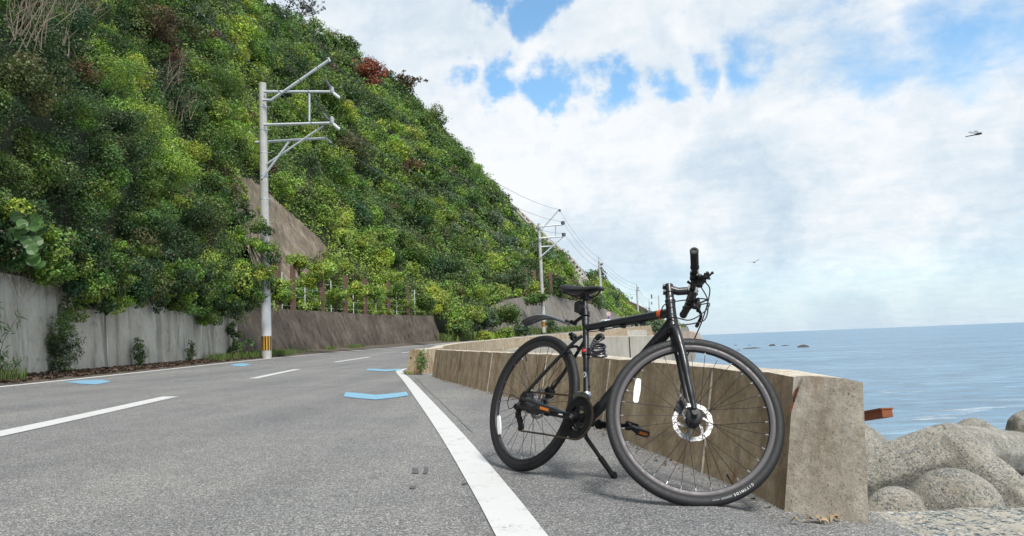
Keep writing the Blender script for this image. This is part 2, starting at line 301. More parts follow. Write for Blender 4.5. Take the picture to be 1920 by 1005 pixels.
# ------------------------------------------------------------------ mesh builder
def tag(o, label=None, cat=None, group=None, kind=None):
    if label: o['label'] = label
    if cat: o['category'] = cat
    if group: o['group'] = group
    if kind: o['kind'] = kind
    return o
def empty(name, loc=(0, 0, 0), rot=(0, 0, 0)):
    o = bpy.data.objects.new(name, None); COL.objects.link(o); o.location = loc; o.rotation_euler = rot; o.empty_display_size = .1
    return o
class MB:
    def __init__(s, T=None): s.v = []; s.f = []; s.mi = []; s.T = T; s.m = 0
    def add(s, vs, fs):
        k = len(s.v)
        for p in vs:
            p = np.array(p, float)
            s.v.append(tuple(s.T(p)) if s.T else tuple(p))
        for f in fs: s.f.append(tuple(i+k for i in f)); s.mi.append(s.m)
        return s
    def box(s, c, size, R=None):
        sx, sy, sz = [x/2 for x in size]; vs = []
        for z in (-sz, sz):
            for x, y in ((-sx, -sy), (sx, -sy), (sx, sy), (-sx, sy)):
                q = np.array([x, y, z]); q = (R@q if R is not None else q)+np.array(c, float); vs.append(q)
        return s.add(vs, [(0, 3, 2, 1), (4, 5, 6, 7), (0, 1, 5, 4), (1, 2, 6, 5), (2, 3, 7, 6), (3, 0, 4, 7)])
    def beam(s, a, b, wd, hd, up=(0, 0, 1)):
        a = np.array(a, float); b = np.array(b, float); d = b-a; L = np.linalg.norm(d); d /= L
        up = np.array(up, float); sx = np.cross(d, up)
        if np.linalg.norm(sx) < 1e-4: sx = np.cross(d, [1, 0, 0])
        sx /= np.linalg.norm(sx); u2 = np.cross(sx, d)
        return s.box((a+b)/2, (L, wd, hd), np.stack([d, sx, u2], 1))
    def tube(s, pts, r, n=10, cap=True, closed=False, flat=1.0):
        P = [np.array(p, float) for p in pts]; k = len(P)
        rr = [r]*k if not hasattr(r, '__len__') else r
        tg = []
        for i in range(k):
            if closed: d = P[(i+1) % k]-P[i-1]
            else: d = P[min(i+1, k-1)]-P[max(i-1, 0)]
            tg.append(d/max(np.linalg.norm(d), 1e-9))
        u = np.cross(tg[0], [0, 0, 1.]); 
        if np.linalg.norm(u) < .1: u = np.cross(tg[0], [0, 1., 0])
        u /= np.linalg.norm(u); vs = []
        for i in range(k):
            u = u-tg[i]*np.dot(u, tg[i]); u /= np.linalg.norm(u); w_ = np.cross(tg[i], u)
            for j in range(n):
                a = 2*pi*j/n; vs.append(P[i]+rr[i]*(cos(a)*u+sin(a)*w_*flat))
        fs = []
        for i in range(k if closed else k-1):
            i2 = (i+1) % k
            for j in range(n): fs.append((i*n+j, i*n+(j+1) % n, i2*n+(j+1) % n, i2*n+j))
        if cap and not closed:
            fs.append(tuple(range(n-1, -1, -1))); fs.append(tuple((k-1)*n+j for j in range(n)))
        return s.add(vs, fs)
    def lathe(s, c, ax, prof, n=32, u=None, closed=False):
        # prof: list of (axial, radius)
        c = np.array(c, float); ax = np.array(ax, float); ax /= np.linalg.norm(ax)
        u = np.cross(ax, [0, 0, 1.]) if abs(ax[2]) < .9 else np.cross(ax, [1., 0, 0]); u /= np.linalg.norm(u); w_ = np.cross(ax, u)
        vs = []; m = len(prof)
        for (h, r) in prof:
            for j in range(n):
                a = 2*pi*j/n; vs.append(c+ax*h+r*(cos(a)*u+sin(a)*w_))
        fs = []
        for i in range(m if closed else m-1):
            i2 = (i+1) % m
            for j in range(n): fs.append((i*n+j, i*n+(j+1) % n, i2*n+(j+1) % n, i2*n+j))
        if not closed:
            if prof[0][1] > 1e-6: fs.append(tuple(range(n-1, -1, -1)))
            if prof[-1][1] > 1e-6: fs.append(tuple((m-1)*n+j for j in range(n)))
        return s.add(vs, fs)
    def cyl(s, a, b, r, n=16):
        a = np.array(a, float); b = np.array(b, float); L = np.linalg.norm(b-a)
        return s.lathe(a, b-a, [(0, r), (L, r)], n)
    def sphere(s, c, r, n=14, sc=(1, 1, 1), R=None):
        vs = []; c = np.array(c, float)
        for i in range(n//2+1):
            t_ = pi*i/(n//2)
            for j in range(n):
                q = np.array([sin(t_)*cos(2*pi*j/n)*sc[0], sin(t_)*sin(2*pi*j/n)*sc[1], cos(t_)*sc[2]])*r
                vs.append((R@q if R is not None else q)+c)
        return s.add(vs, [(i*n+j, i*n+(j+1) % n, (i+1)*n+(j+1) % n, (i+1)*n+j) for i in range(n//2) for j in range(n)])
    def prism(s, poly, a, b):
        # poly: list of 3D points, extruded by vector from a to b
        P = [np.array(p, float) for p in poly]; n = len(P); a = np.array(a, float); b = np.array(b, float)
        return s.add([p+a for p in P]+[p+b for p in P], [tuple(range(n-1, -1, -1)), tuple(range(n, 2*n))]+[(i, (i+1) % n, n+(i+1) % n, n+i) for i in range(n)])
    def grid(s, G):
        # G: (m,n,3)
        m, n = len(G), len(G[0]); vs = [G[i][j] for i in range(m) for j in range(n)]
        return s.add(vs, [(i*n+j, (i+1)*n+j, (i+1)*n+j+1, i*n+j+1) for i in range(m-1) for j in range(n-1)])
    def build(s, name, mats, parent=None, smooth=40):
        me = bpy.data.meshes.new(name); me.from_pydata(s.v, [], s.f)
        mats = mats if isinstance(mats, (list, tuple)) else [mats]
        for m_ in mats: me.materials.append(m_ if not isinstance(m_, str) else MAT[m_])
        if len(mats) > 1: me.polygons.foreach_set('material_index', s.mi)
        bm = bmesh.new(); bm.from_mesh(me); bmesh.ops.remove_doubles(bm, verts=bm.verts, dist=1e-6); bmesh.ops.recalc_face_normals(bm, faces=bm.faces); bm.to_mesh(me); bm.free()
        if smooth:
            me.polygons.foreach_set('use_smooth', [True]*len(me.polygons)); me.set_sharp_from_angle(angle=radians(smooth))
        me.update(); o = bpy.data.objects.new(name, me); COL.objects.link(o)
        if parent: o.parent = parent
        return o
# ------------------------------------------------------------------ road alignment
CLP = np.array([(-1.9, -12, .11), (-2.5, -6, .11), (-3.1, 0, .11), (-3.8, 5.5, .105), (-4.5, 10, .105), (-5.25, 15, .11), (-5.8, 20, .14), (-6.0, 25, .20), (-5.85, 30, .26), (-5.3, 35, .335),
                (-3.6, 45, .48), (1.2, 60, .80), (6.5, 75, 1.2), (13, 92, 1.6), (19.5, 110, 2.0), (33, 160, 2.6), (54, 250, 3.1), (73, 330, 3.4), (89, 400, 3.6)], float)
def catmull(P, k=16):
    out = []; Q = np.vstack([2*P[0]-P[1], P, 2*P[-1]-P[-2]])
    for i in range(1, len(Q)-2):
        a, b, c, d = Q[i-1], Q[i], Q[i+1], Q[i+2]
        for j in range(k):
            t = j/k; out.append(.5*((2*b)+(c-a)*t+(2*a-5*b+4*c-d)*t*t+(3*b-a-3*c+d)*t**3))
    out.append(P[-1]); return np.array(out)
CL = catmull(CLP)
def cl(Y):
    x = np.interp(Y, CL[:, 1], CL[:, 0]); z = np.interp(Y, CL[:, 1], CL[:, 2])
    x2 = np.interp(Y+.5, CL[:, 1], CL[:, 0]); x1 = np.interp(Y-.5, CL[:, 1], CL[:, 0])
    d = np.array([x2-x1, 1.0]); d /= np.linalg.norm(d); return x, z, d
def zlat(d):
    return .045*min(d, 4.6) if d > 0 else .034*max(d, -3.25)
def off(Y, d, dz=0):
    x, z, t = cl(Y); return np.array([x-t[1]*d, Y+t[0]*d, z+zlat(d)+dz])
W1 = [(.945, 2.70), (.915, 3.0), (.80, 3.8), (.698, 4.39), (.53, 5.85), (.06, 8.2), (-.508, 10.43), (-1.15, 13.0), (-1.72, 15.3)]   # foot of near parapet, road side
KF = lambda Y: float(np.interp(Y, [3, 8], [1.10, 1.0]))
W1 = [(x*KF(y), y*KF(y)) for x, y in W1]; W1a = np.array(W1)
def dipz(Y): return -.63*(float(np.interp(Y, [3.3, 8], [1.10, 1.0]))-1)
def w1x(Y): return float(np.interp(Y, W1a[:, 1], W1a[:, 0]))
def gz(x, y):
    X, z, t = cl(y); s_ = min(1, max(0, (x-(w1x(y)-.33))/.25)); s_ = s_*s_*(3-2*s_)
    return z+zlat((X-x)*t[1])+(dipz(y)*s_ if y < 8 else 0)
def struct(o): return tag(o, kind='structure')
# ground sheets
def build_ground():
    ys = list(np.arange(-10, 0, .5))+list(np.arange(0, 8, .2))+list(np.arange(8, 40, .5))+list(np.arange(40, 120, 2))+list(np.arange(120, 400, 8))
    mb = MB(); G = []
    for Y in ys:
        if Y < 2.7: xr = 1.33+max(0, (1.8-Y))*.22
        elif Y < 16.8: xr = w1x(Y)+.12
        row = []
        ds = [3.9, 3.4, 3.0, 2, 1, 0, -1, -2, -3.0, -3.25, -3.5]
        for d in ds: row.append(off(Y, d))
        if Y < 16.8:
            p = off(Y, -3.5); 
            for k in np.linspace(0, 1, 21)[1:]: x_ = p[0]+(xr-p[0])*k; row.append(np.array([x_, p[1], gz(x_, p[1])]))
        else:
            p = off(Y, -3.5); q = off(Y, -3.9)
            for k in np.linspace(0, 1, 21)[1:]: row.append(p+(q-p)*k)
        G.append(row)
    mb.grid(G); struct(mb.build('road', 'asphalt'))
    # grit beyond the parapet end, right foreground
    mb = MB(); G = []
    for Y in np.linspace(-3, 2.55, 40):
        row = []
        for k in np.linspace(0, 1, 40):
            x0 = 1.22+max(0, (1.8-Y))*.22+.04*sin(Y*9); x = x0+k*(.42+.1*sin(Y*3.1))
            z = -.073+.016*min(1, k*8)*(.5+.5*sin(x*13+Y*7))-.13*max(0, k-.35)
            row.append((x, Y, z))
        G.append(row)
    mb.grid(G); struct(mb.build('grit_ground', 'grit'))
    # verge
    mb = MB(); G = []
    for Y in ys[:]:
        if Y > 60: break
        G.append([off(Y, 3.3, .004)]+[off(Y, d, .02+.05*(d-3.3)/.5+.015*sin(Y*5.1+d*9)) for d in (3.5, 3.7, 3.95, 4.3, 4.7)])
    mb.grid(G); struct(mb.build('verge', 'soil'))
    # land under everything seaward and below the road so nothing floats
    mb = MB(); G = []
    for Y in ys:
        if Y < 16.8: p = np.array([w1x(Y)+.05, Y, -.12]) if Y > 2.7 else np.array([1.6, Y, -.16])
        else: p = off(Y, -3.85, -.06)
        G.append([p, p+np.array([3.5, -.3, -2.2]), p+np.array([9, -1, -5.2]), p+np.array([22, -2, -9])] if Y < 16.8 else [p, off(Y, -4.1, -2.5), off(Y, -5.0, -6), off(Y, -7, -12)])
    mb.grid(G); struct(mb.build('shore_slope', 'grit'))
    mb = MB(); S = 40000.
    mb.grid([[(x, y, -4.0) for y in (-3000, -100, 100, 1000, 5000, S)] for x in (-30, 60, 300, 2000, 10000, 45000)])
    struct(mb.build('sea', 'sea'))
build_ground()
def strip(name, Y0, Y1, d0, d1, mat, lift=.005, step=.25, sl0=0, parent=None, fd=None, jag=0):
    mb = MB(); G = []; n = max(2, int((Y1-Y0)/step))
    for i in range(n+1):
        Y = Y0+(Y1-Y0)*i/n; a, b = (fd(Y) if fd else (d0, d1))
        G.append([off(Y, a+(b-a)*k/2, lift) for k in range(3)])
    mb.grid(G); return mb.build(name, mat)
struct(strip('centre_line', 5.0, 9.7, .10, -.10, 'white_paint'))
for (a, b) in ((15, 20), (25, 30), (35, 40), (45, 50), (55, 60), (65, 70), (77, 82)):
    struct(strip('centre_line', a, b, .085, -.085, 'white_paint'))
struct(strip('edge_line', 0, 0, 0, 0, 'white_paint', fd=None) if False else strip('edge_line', 8, 60, 3.3, 3.14, 'white_paint'))
struct(strip('edge_line', 18.5, 110, -3.2, -3.36, 'white_paint', step=1))
def cast(u, v, Y0=10, lift=.006):
    D = ray(u, v); Y = Y0
    for _ in range(40):
        p = EYE+D*(Y/D[1]); z = gz(p[0], p[1]); k = (z-H)/D[2] if D[2] < -1e-6 else 1
        Y = .5*Y+.5*min(max(D[1]*k, 1), 60)
    p = EYE+D*(Y/D[1]); return np.array([p[0], p[1], gz(p[0], p[1])+lift])
def right_line():
    pts = [(1140, 1250), (1058, 1130), (977, 1005), (911, 906), (841, 809), (789.5, 744.6), (763, 712.5), (751, 700.5), (749, 696), (756, 692.8), (768, 691)]
    Q = [cast(u, v, 3 if v > 800 else 15) for u, v in pts]; P = catmull(np.array(Q), 10); mb = MB(); G = []
    for i, p in enumerate(P):
        d = P[min(i+1, len(P)-1)]-P[max(i-1, 0)]; d[2] = 0; d /= np.linalg.norm(d); nr = np.array([d[1], -d[0], 0]); row = []
        for k in (-1, 0, 1):
            q = p+nr*k*.082; row.append((q[0], q[1], gz(q[0], q[1])+.006))
        G.append(row)
    mb.grid(G); struct(mb.build('edge_line', 'white_paint'))
right_line()
def chevron(name, poly_img, Y0):
    # the corner pixels are cast on to the road surface
    P = []
    for (u, v) in poly_img:
        D = ray(u, v); Y = Y0
        for _ in range(30):
            p = EYE+D*(Y/D[1]); z = gz(p[0], p[1]); k = (z-H)/D[2] if D[2] < -1e-6 else 1
            Yn = D[1]*k; Y = .5*Y+.5*min(max(Yn, 2), 60)
        p = EYE+D*(Y/D[1]); P.append((p[0], p[1], gz(p[0], p[1])+.006))
    n = len(P)//2; mb = MB()
    top = P[:n]; bot = P[n:][::-1]
    mb.grid([[np.array(top[i])*(1-k/3)+np.array(bot[i])*k/3 for k in range(4)] for i in range(n)])
    # re-seat on the surface
    mb.v = [(x, y, gz(x, y)+.006) for x, y, z in mb.v]
    return struct(mb.build(name, 'blue_paint'))
chevron('lane_arrow', [(648, 736), (665, 737), (704, 741), (740, 738), (762, 735), (766, 742), (742, 746), (705, 750), (668, 747), (644, 744)], 10)
chevron('lane_arrow', [(690, 691.5), (708, 692.2), (722, 693.2), (736, 692.6), (750, 691.5), (754, 694.2), (738, 695.6), (722, 696.8), (706, 695.8), (686, 694.2)], 18)
chevron('lane_arrow', [(120, 716.5), (160, 713.0), (192, 712.5), (209, 716), (180, 721.5), (150, 720)], 13)
chevron('lane_arrow', [(432, 684), (447, 681.8), (462, 681.6), (470, 684), (456, 687), (441, 686.5)], 24)
chevron('lane_arrow', [(612, 664.6), (625, 663.6), (641, 663.2), (641, 665.4), (626, 666.0), (612, 667)], 38)
# ------------------------------------------------------------------ walls
def wall_profile(name, stations, mats, label, cat, group=None, sub=None, endmat=0, topmat=1, jit=.006, parent=None, seed=1):
    """stations: list of (foot_front, top_front, top_back, foot_back) 3D points."""
    r = random.Random(seed); mb = MB(); G = []
    nst = len(stations)
    prof = []
    for st in stations:
        a, b, c, d = [np.array(p, float) for p in st]
        row = []
        for k in range(9): row.append(a+(b-a)*k/8)
        row.append(b+(c-b)*.08+np.array([0, 0, .006]))
        for k in range(1, 4): row.append(b+(c-b)*k/4+np.array([0, 0, .010]))
        row.append(c)
        for k in range(1, 4): row.append(c+(d-c)*k/3)
        prof.append(row)
    n = len(prof[0])
    for i, row in enumerate(prof):
        for j, p in enumerate(row):
            if 0 < i: p += np.array([r.uniform(-1, 1), r.uniform(-1, 1), r.uniform(-.8, .8)])*jit
    vs = [p for row in prof for p in row]
    fs = []; mi = []
    for i in range(len(prof)-1):
        for j in range(n-1):
            fs.append((i*n+j, (i+1)*n+j, (i+1)*n+j+1, i*n+j+1)); mi.append(topmat if 8 <= j <= 12 else 0)
    fs.append(tuple(range(n))); mi.append(endmat); k = (len(prof)-1)*n; fs.append(tuple(k+j for j in range(n-1, -1, -1))); mi.append(endmat)
    mb.v = [tuple(p) for p in vs]; mb.f = fs; mb.mi = mi
    o = mb.build(name, mats, parent, smooth=35)
    if label: tag(o, label, cat, group)
    return o
def build_parapets():
    # near parapet: foot line W1; the top leans back
    zt = lambda Y: np.interp(Y, [2.5, 5.95, 10.5, 16], [.462, .49, .508, .545])
    P = [(x, y) for x, y in W1]
    dense = []
    for i in range(len(P)-1):
        n = max(1, int((P[i+1][1]-P[i][1])/.22))
        for k in range(n): dense.append((P[i][0]+(P[i+1][0]-P[i][0])*k/n, P[i][1]+(P[i+1][1]-P[i][1])*k/n))
    dense.append(P[-1]); st = []
    for i, (x, y) in enumerate(dense):
        a, b = dense[max(0, i-1)], dense[min(len(dense)-1, i+1)]
        t = np.array([b[0]-a[0], b[1]-a[1]]); t /= np.linalg.norm(t); nr = np.array([t[1], -t[0]])
        kz = 1-dipz(y)/.63; f = np.array([x, y, -.03+dipz(y)]); z = .63-(.63-zt(y))*kz
        tf = np.array([x+nr[0]*.10, y+nr[1]*.10, z]); tb = np.array([x+nr[0]*.31, y+nr[1]*.31, z-.01]); fb = np.array([x+nr[0]*.36, y+nr[1]*.36, -.5])
        st.append((f, tf, tb, fb))
    # skewed end face
    tz = lambda u, v, z: EYE+ray(u, v)*((z-H)/ray(u, v)[2])
    dz = lambda z: .63-(.63-z)*1.1
    A, B = tz(1466, 957, dz(0)), tz(1628, 983, dz(0))
    A += [.002, -.003, -.05]; B += [0, 0, -.05]
    At, Bt = tz(1488, 707, dz(.462)), tz(1618, 717, dz(.446))
    m = (lambda p, q: (p+q)/2)
    first = (A, At, np.array(Bt)+np.array([0, 0, 0]), B)
    st[0] = first
    st = [st[0]]+[s_ for s_ in st[1:] if s_[0][1] > 3.3]
    root = empty('parapet_wall', (.95, 2.7, 0)); tag(root, 'weathered brown concrete parapet the bicycle stands against, cut end towards us', 'wall')
    o = wall_profile('wall_body', st, ['parapet', 'parapet_top', 'parapet_end'], None, None, endmat=2, seed=3, parent=root)
    o.matrix_parent_inverse = Matrix.Translation((-.95, -2.7, 0))
    inv = Matrix.Translation((-.95, -2.7, 0))
    # cracks: real narrow slots' dark irregular slivers with rusty lips at the near end
    def crack(name, pts, wdt, mat):
        mb = MB(); 
        for i in range(len(pts)-1):
            (u0, v0, Y0), (u1, v1, Y1) = pts[i], pts[i+1]; a = at(u0, v0, Y0); b = at(u1, v1, Y1)
            w0 = wdt[i]; w1_ = wdt[i+1]; sx = np.array([.8, -.5, 0])
            mb.add([a-sx*w0, a+sx*w0, b+sx*w1_, b-sx*w1_, a-sx*w0+np.array([.0, .02, 0]), a+sx*w0+np.array([0, .02, 0]), b+sx*w1_+np.array([0, .02, 0]), b-sx*w1_+np.array([0, .02, 0])],
                   [(0, 1, 2, 3), (4, 7, 6, 5), (0, 4, 5, 1), (1, 5, 6, 2), (2, 6, 7, 3), (3, 7, 4, 0)])
        c = mb.build(name, mat, root, smooth=0); c.matrix_parent_inverse = inv; return c
    fc = lambda u, v, dn=.012: tz(u, v, np.interp(v, [707, 957], [dz(.462), dz(0)]))+np.array([-.012, -.012, 0])
    def slit(name, pts, ws, mat, lift):
        mb = MB(); P = [np.array(at(u, v, Y)) for u, v, Y in pts]; mb2 = MB()
        sx = np.array([.75, -.66, 0]); G = []
        for p, w_ in zip(P, ws): q = p+np.array([-.75, -.66, 0])*lift; G.append([q-sx*w_, q-sx*w_*.2+np.array([.0, .006, .002]), q+sx*w_*.3+np.array([0, .006, -.003]), q+sx*w_])
        mb.grid(G); G2 = [[g[0]+np.array([.03, .03, 0]), g[3]+np.array([.03, .03, 0])] for g in G]
        c = mb.build(name, mat, root, smooth=0); c.matrix_parent_inverse = inv
    Yc = lambda v: np.interp(v, [707, 957], [3.10, 2.99])
    slit('rusty_crack', [(1507, 708, 3.035), (1501, 722, 3.04), (1494, 737, 3.04), (1491, 752, 3.035), (1484, 775, 3.035)], [.007, .006, .009, .004, .003], 'rust', .012)
    slit('dark_crack', [(1508, 708, 3.035), (1502, 722, 3.04), (1495, 737, 3.04), (1492, 752, 3.035)], [.003, .003, .004, .001], 'soil', .016)
    return root, st
parapet, PST = build_parapets()
def form_joints():
    for Y in (3.9, 5.6, 7.6, 9.9, 12.4, 14.6):
        k = min(range(len(PST)), key=lambda i: abs(PST[i][0][1]-Y)); f, tf = PST[k][0], PST[k][1]; mb = MB(); d = np.array([-.004, 0, 0])
        mb.beam(f+(tf-f)*.03+d, f+(tf-f)*.985+d, .018+.004*sin(Y*7), .010, up=(1, 0, 0)); o = mb.build('form_joint', 'parapet_end' if int(Y) % 2 else 'soil', parapet, 0); o.matrix_parent_inverse = Matrix.Translation(-parapet.location)
form_joints()
def build_wall2():
    st = []
    Ys = [17.0, 17.6, 18.5, 20, 22.5, 25, 28, 32, 36, 40, 45, 50, 55, 60, 68, 76, 84, 92, 100, 110, 125]
    for Y in Ys:
        dd = -3.5
        f = off(Y, dd, -.04); z = f[2]+.04
        ht = np.interp(Y, [17, 30, 45, 60, 125], [.56, .54, .52, .5, .5])
        tf = off(Y, dd-.06); tf[2] = z+ht; tb = off(Y, dd-.36); tb[2] = z+ht; fb = off(Y, dd-.46); fb[2] = z-1.5
        st.append((f, tf, tb, fb))
    # first stations pulled to the apex block seen in the picture
    a = at(769, 700, 16.9); a[2] = -.03
    st[0] = (at(762, 699, 17.0), at(768, 655.5, 17.1), at(789, 656, 16.75), at(789, 705, 16.6))
    o = wall_profile('parapet_wall', st, ['parapet', 'parapet_top'], 'long low concrete parapet following the road round the far bend', 'wall', endmat=0, seed=5, jit=.01)
    # smooth lower wall, seaward
    A = [(950, 657, 20), (1000, 647.5, 21.5), (1050, 639, 23.2), (1105, 631.5, 25.5), (1180, 630.5, 28), (1257, 629, 30.5)]
    st = []
    for (u, v, Y) in A:
        t = at(u, v, Y); st.append((t+np.array([0, -.05, -3.5]), t, t+np.array([.1, .45, 0]), t+np.array([.1, .5, -3.5])))
    root = empty('sea_wall', at(1100, 640, 25)); tag(root, 'smooth pale grey concrete wall below the parapet, behind the bicycle frame', 'wall')
    w_ = wall_profile('wall_body', st, ['smooth_wall', 'parapet_top'], None, None, jit=.004, seed=8, parent=root)
    w_.matrix_parent_inverse = Matrix.Translation(-root.location)
    mb = MB(); a = at(1180, 631.5, 27.93); mb.box(a+np.array([0, 0, -1.6]), (.03, .03, 3.2)); j = mb.build('joint', 'black_band', root); j.matrix_parent_inverse = Matrix.Translation(-root.location)
    # pale block on the parapet, and low blocks
    a, b = at(1176, 619, 60), at(1212, 618, 64)
    mb = MB(); mb.prism([a, b, b+np.array([0, 0, -1.0]), a+np.array([0, 0, -1.0])], (0, 0, 0), (.3, 1.6, 0)); tag(mb.build('concrete_block', 'parapet_top'), 'pale concrete block on the far bend, under the bicycle top tube', 'block')
    # pinkish bluff at the far right of the bend
    mb = MB(); q = []
    for (u, v) in ((1236, 640), (1240, 622), (1262, 621), (1292, 620.5), (1302, 624), (1309, 640), (1310, 655), (1236, 655)): q.append(at(u, v, 75))
    mb.prism(q, (0, 0, 0), (4, 14, 0)); o = mb.build('headland_bluff', 'pink_bluff', smooth=20); struct(o)
build_wall2()
def build_left_walls():
    # near retaining wall with joint
    root = empty('retaining_wall', off(20, 4.2)); tag(root, 'tall stained grey concrete retaining wall below the overhanging shrubs', 'wall'); inv = Matrix.Translation(-root.location)
    def seg(Y0, Y1, top, name):
        mb = MB(); G = []
        n = int((Y1-Y0)/.5)
        for i in range(n+1):
            Y = Y0+(Y1-Y0)*i/n; f = off(Y, 4.15, -.05)
            row = [f+np.array([-.1*k/6, 0, (top(Y)+.05)*k/6]) for k in range(7)]
            row += [off(Y, 4.7, top(Y)), off(Y, 4.8, -.05)]
            G.append(row)
        mb.grid(G); n_ = len(G[0]); mb.f.append(tuple(range(n_))); mb.f.append(tuple((len(G)-1)*n_+j for j in range(n_-1, -1, -1))); mb.mi += [0, 0]
        o = mb.build(name, 'left_wall', root, 30); o.matrix_parent_inverse = inv
    tp = lambda Y: 1.95+.02*sin(Y)
    seg(-8, 18.35, tp, 'wall_panel'); seg(18.45, 27.4, lambda Y: 1.9, 'wall_panel')
    # brown battered wall
    def batter(name, Y0, Y1, d, top, slope, mat, label, step=1.0, under=.1):
        mb = MB(); G = []; n = int((Y1-Y0)/step)
        for i in range(n+1):
            Y = Y0+(Y1-Y0)*i/n; T = top(Y); f = off(Y, d, -under); row = []
            for k in range(8):
                h = T*k/7; p = off(Y, d+h*slope); p[2] = f[2]+under+h; row.append(p)
            row[0] = f; p = off(Y, d+T*slope+.5); p[2] = f[2]+under+T; row.append(p); q = off(Y, d+T*slope+.6, -.2); row.append(q)
            G.append(row)
        mb.grid(G); n_ = len(G[0]); mb.f.append(tuple(range(n_))); mb.f.append(tuple((len(G)-1)*n_+j for j in range(n_-1, -1, -1))); mb.mi += [0, 0]
        o = mb.build(name, mat, None, 30); tag(o, label, 'wall'); return o
    batter('battered_wall', 27.5, 53, 4.3, lambda Y: np.interp(Y, [27, 40, 53], [2.05, 2.05, 1.95]), .38, 'brown_wall', 'dark brown sloping concrete wall under the post fence, by the first utility pole')
    batter('battered_wall', 57, 76, 4.6, lambda Y: np.interp(Y, [57, 64, 70, 76], [1.2, 2.2, 3.4, 3.9]), .3, 'grey_wall', 'grey weathered wall half buried in bushes, beyond the dark brown wall')
    batter('battered_wall', 76.3, 128, 4.6, lambda Y: np.interp(Y, [76, 84, 100, 115, 128], [4.0, 4.3, 3.3, 2.2, .8]), .35, 'grey_wall', 'grey striped sloping wall seen behind the bicycle saddle', step=2)
build_left_walls()
# ------------------------------------------------------------------ fences
def fence(name, items, label):
    root = empty(name, items[0][1]); tag(root, label, 'fence'); inv = Matrix.Translation(-root.location)
    for (kind, p, h, w_) in items:
        mb = MB(); p = np.array(p)
        if kind == 'steel_post':
            mb.box(p+np.array([0, 0, h/2]), (w_, .02, h)); mb.box(p+np.array([w_/2, .05, h/2]), (.02, .2, h)); mb.box(p+np.array([-w_/2, .05, h/2]), (.02, .2, h)); m = 'rust_post'
        else: mb.tube([p, p+np.array([0, 0, h])], w_/2, 8); m = 'white_post'
        o = mb.build(kind, m, root, 30); o.matrix_parent_inverse = inv
    return root, inv
def wires(root, inv, A, n, h, r=.007, mat='white_post'):
    for k in range(n):
        z = h*(k+.5)/n; mb = MB(); mb.tube([np.array(a)+np.array([0, 0, z]) for a in A], r, 5); o = mb.build('fence_wire', mat, root); o.matrix_parent_inverse = inv
def build_fences():
    def top(Y, dd=5.25): p = off(Y, dd); p[2] = off(Y, 4.3)[2]+2.03; return p
    def Yat(u, dd=5.25, lo=27.5, hi=60):
        for _ in range(40):
            m = (lo+hi)/2; uu = proj(top(m, dd))[0][0]
            if uu < u: lo = m
            else: hi = m
        return m
    it = []
    for u in (521, 549, 604, 648, 685, 729, 765): it.append(('steel_post', top(Yat(u)), 2.15, .19))
    for u in (514, 529, 572, 621, 663, 705, 744, 778): it.append(('thin_post', top(Yat(u)), 1.75, .05))
    root, inv = fence('roadside_fence', it, 'fence of rusty brown and thin white posts standing on the dark brown wall')
    wires(root, inv, [top(Y) for Y in np.linspace(27.8, 52, 20)], 4, 1.7, r=.006, mat='steel')
    it = []
    for Y in list(np.arange(77, 106, 2.6)):
        p = off(Y, 6.2); p[2] = off(Y, 4.6)[2]+np.interp(Y, [76, 84, 100, 115], [3.9, 4.2, 3.2, 2.2]); it.append(('steel_post', p, 2.9 if Y < 95 else 2.2, .38))
    root, inv = fence('rockfall_fence', it, 'tall dark rockfall fence on the striped wall behind the bicycle saddle')
    A = [np.array(i[1]) for i in it]; wires(root, inv, A, 6, 2.2, .02, 'rust_post')
    it = []
    for Y in list(np.arange(150, 215, 5.5)): it.append(('steel_post', off(Y, 7.5, 2.8), 2.6, .7))
    fence('rockfall_fence', it, 'farthest rockfall fence, low on the hill near the road bend end')
build_fences()
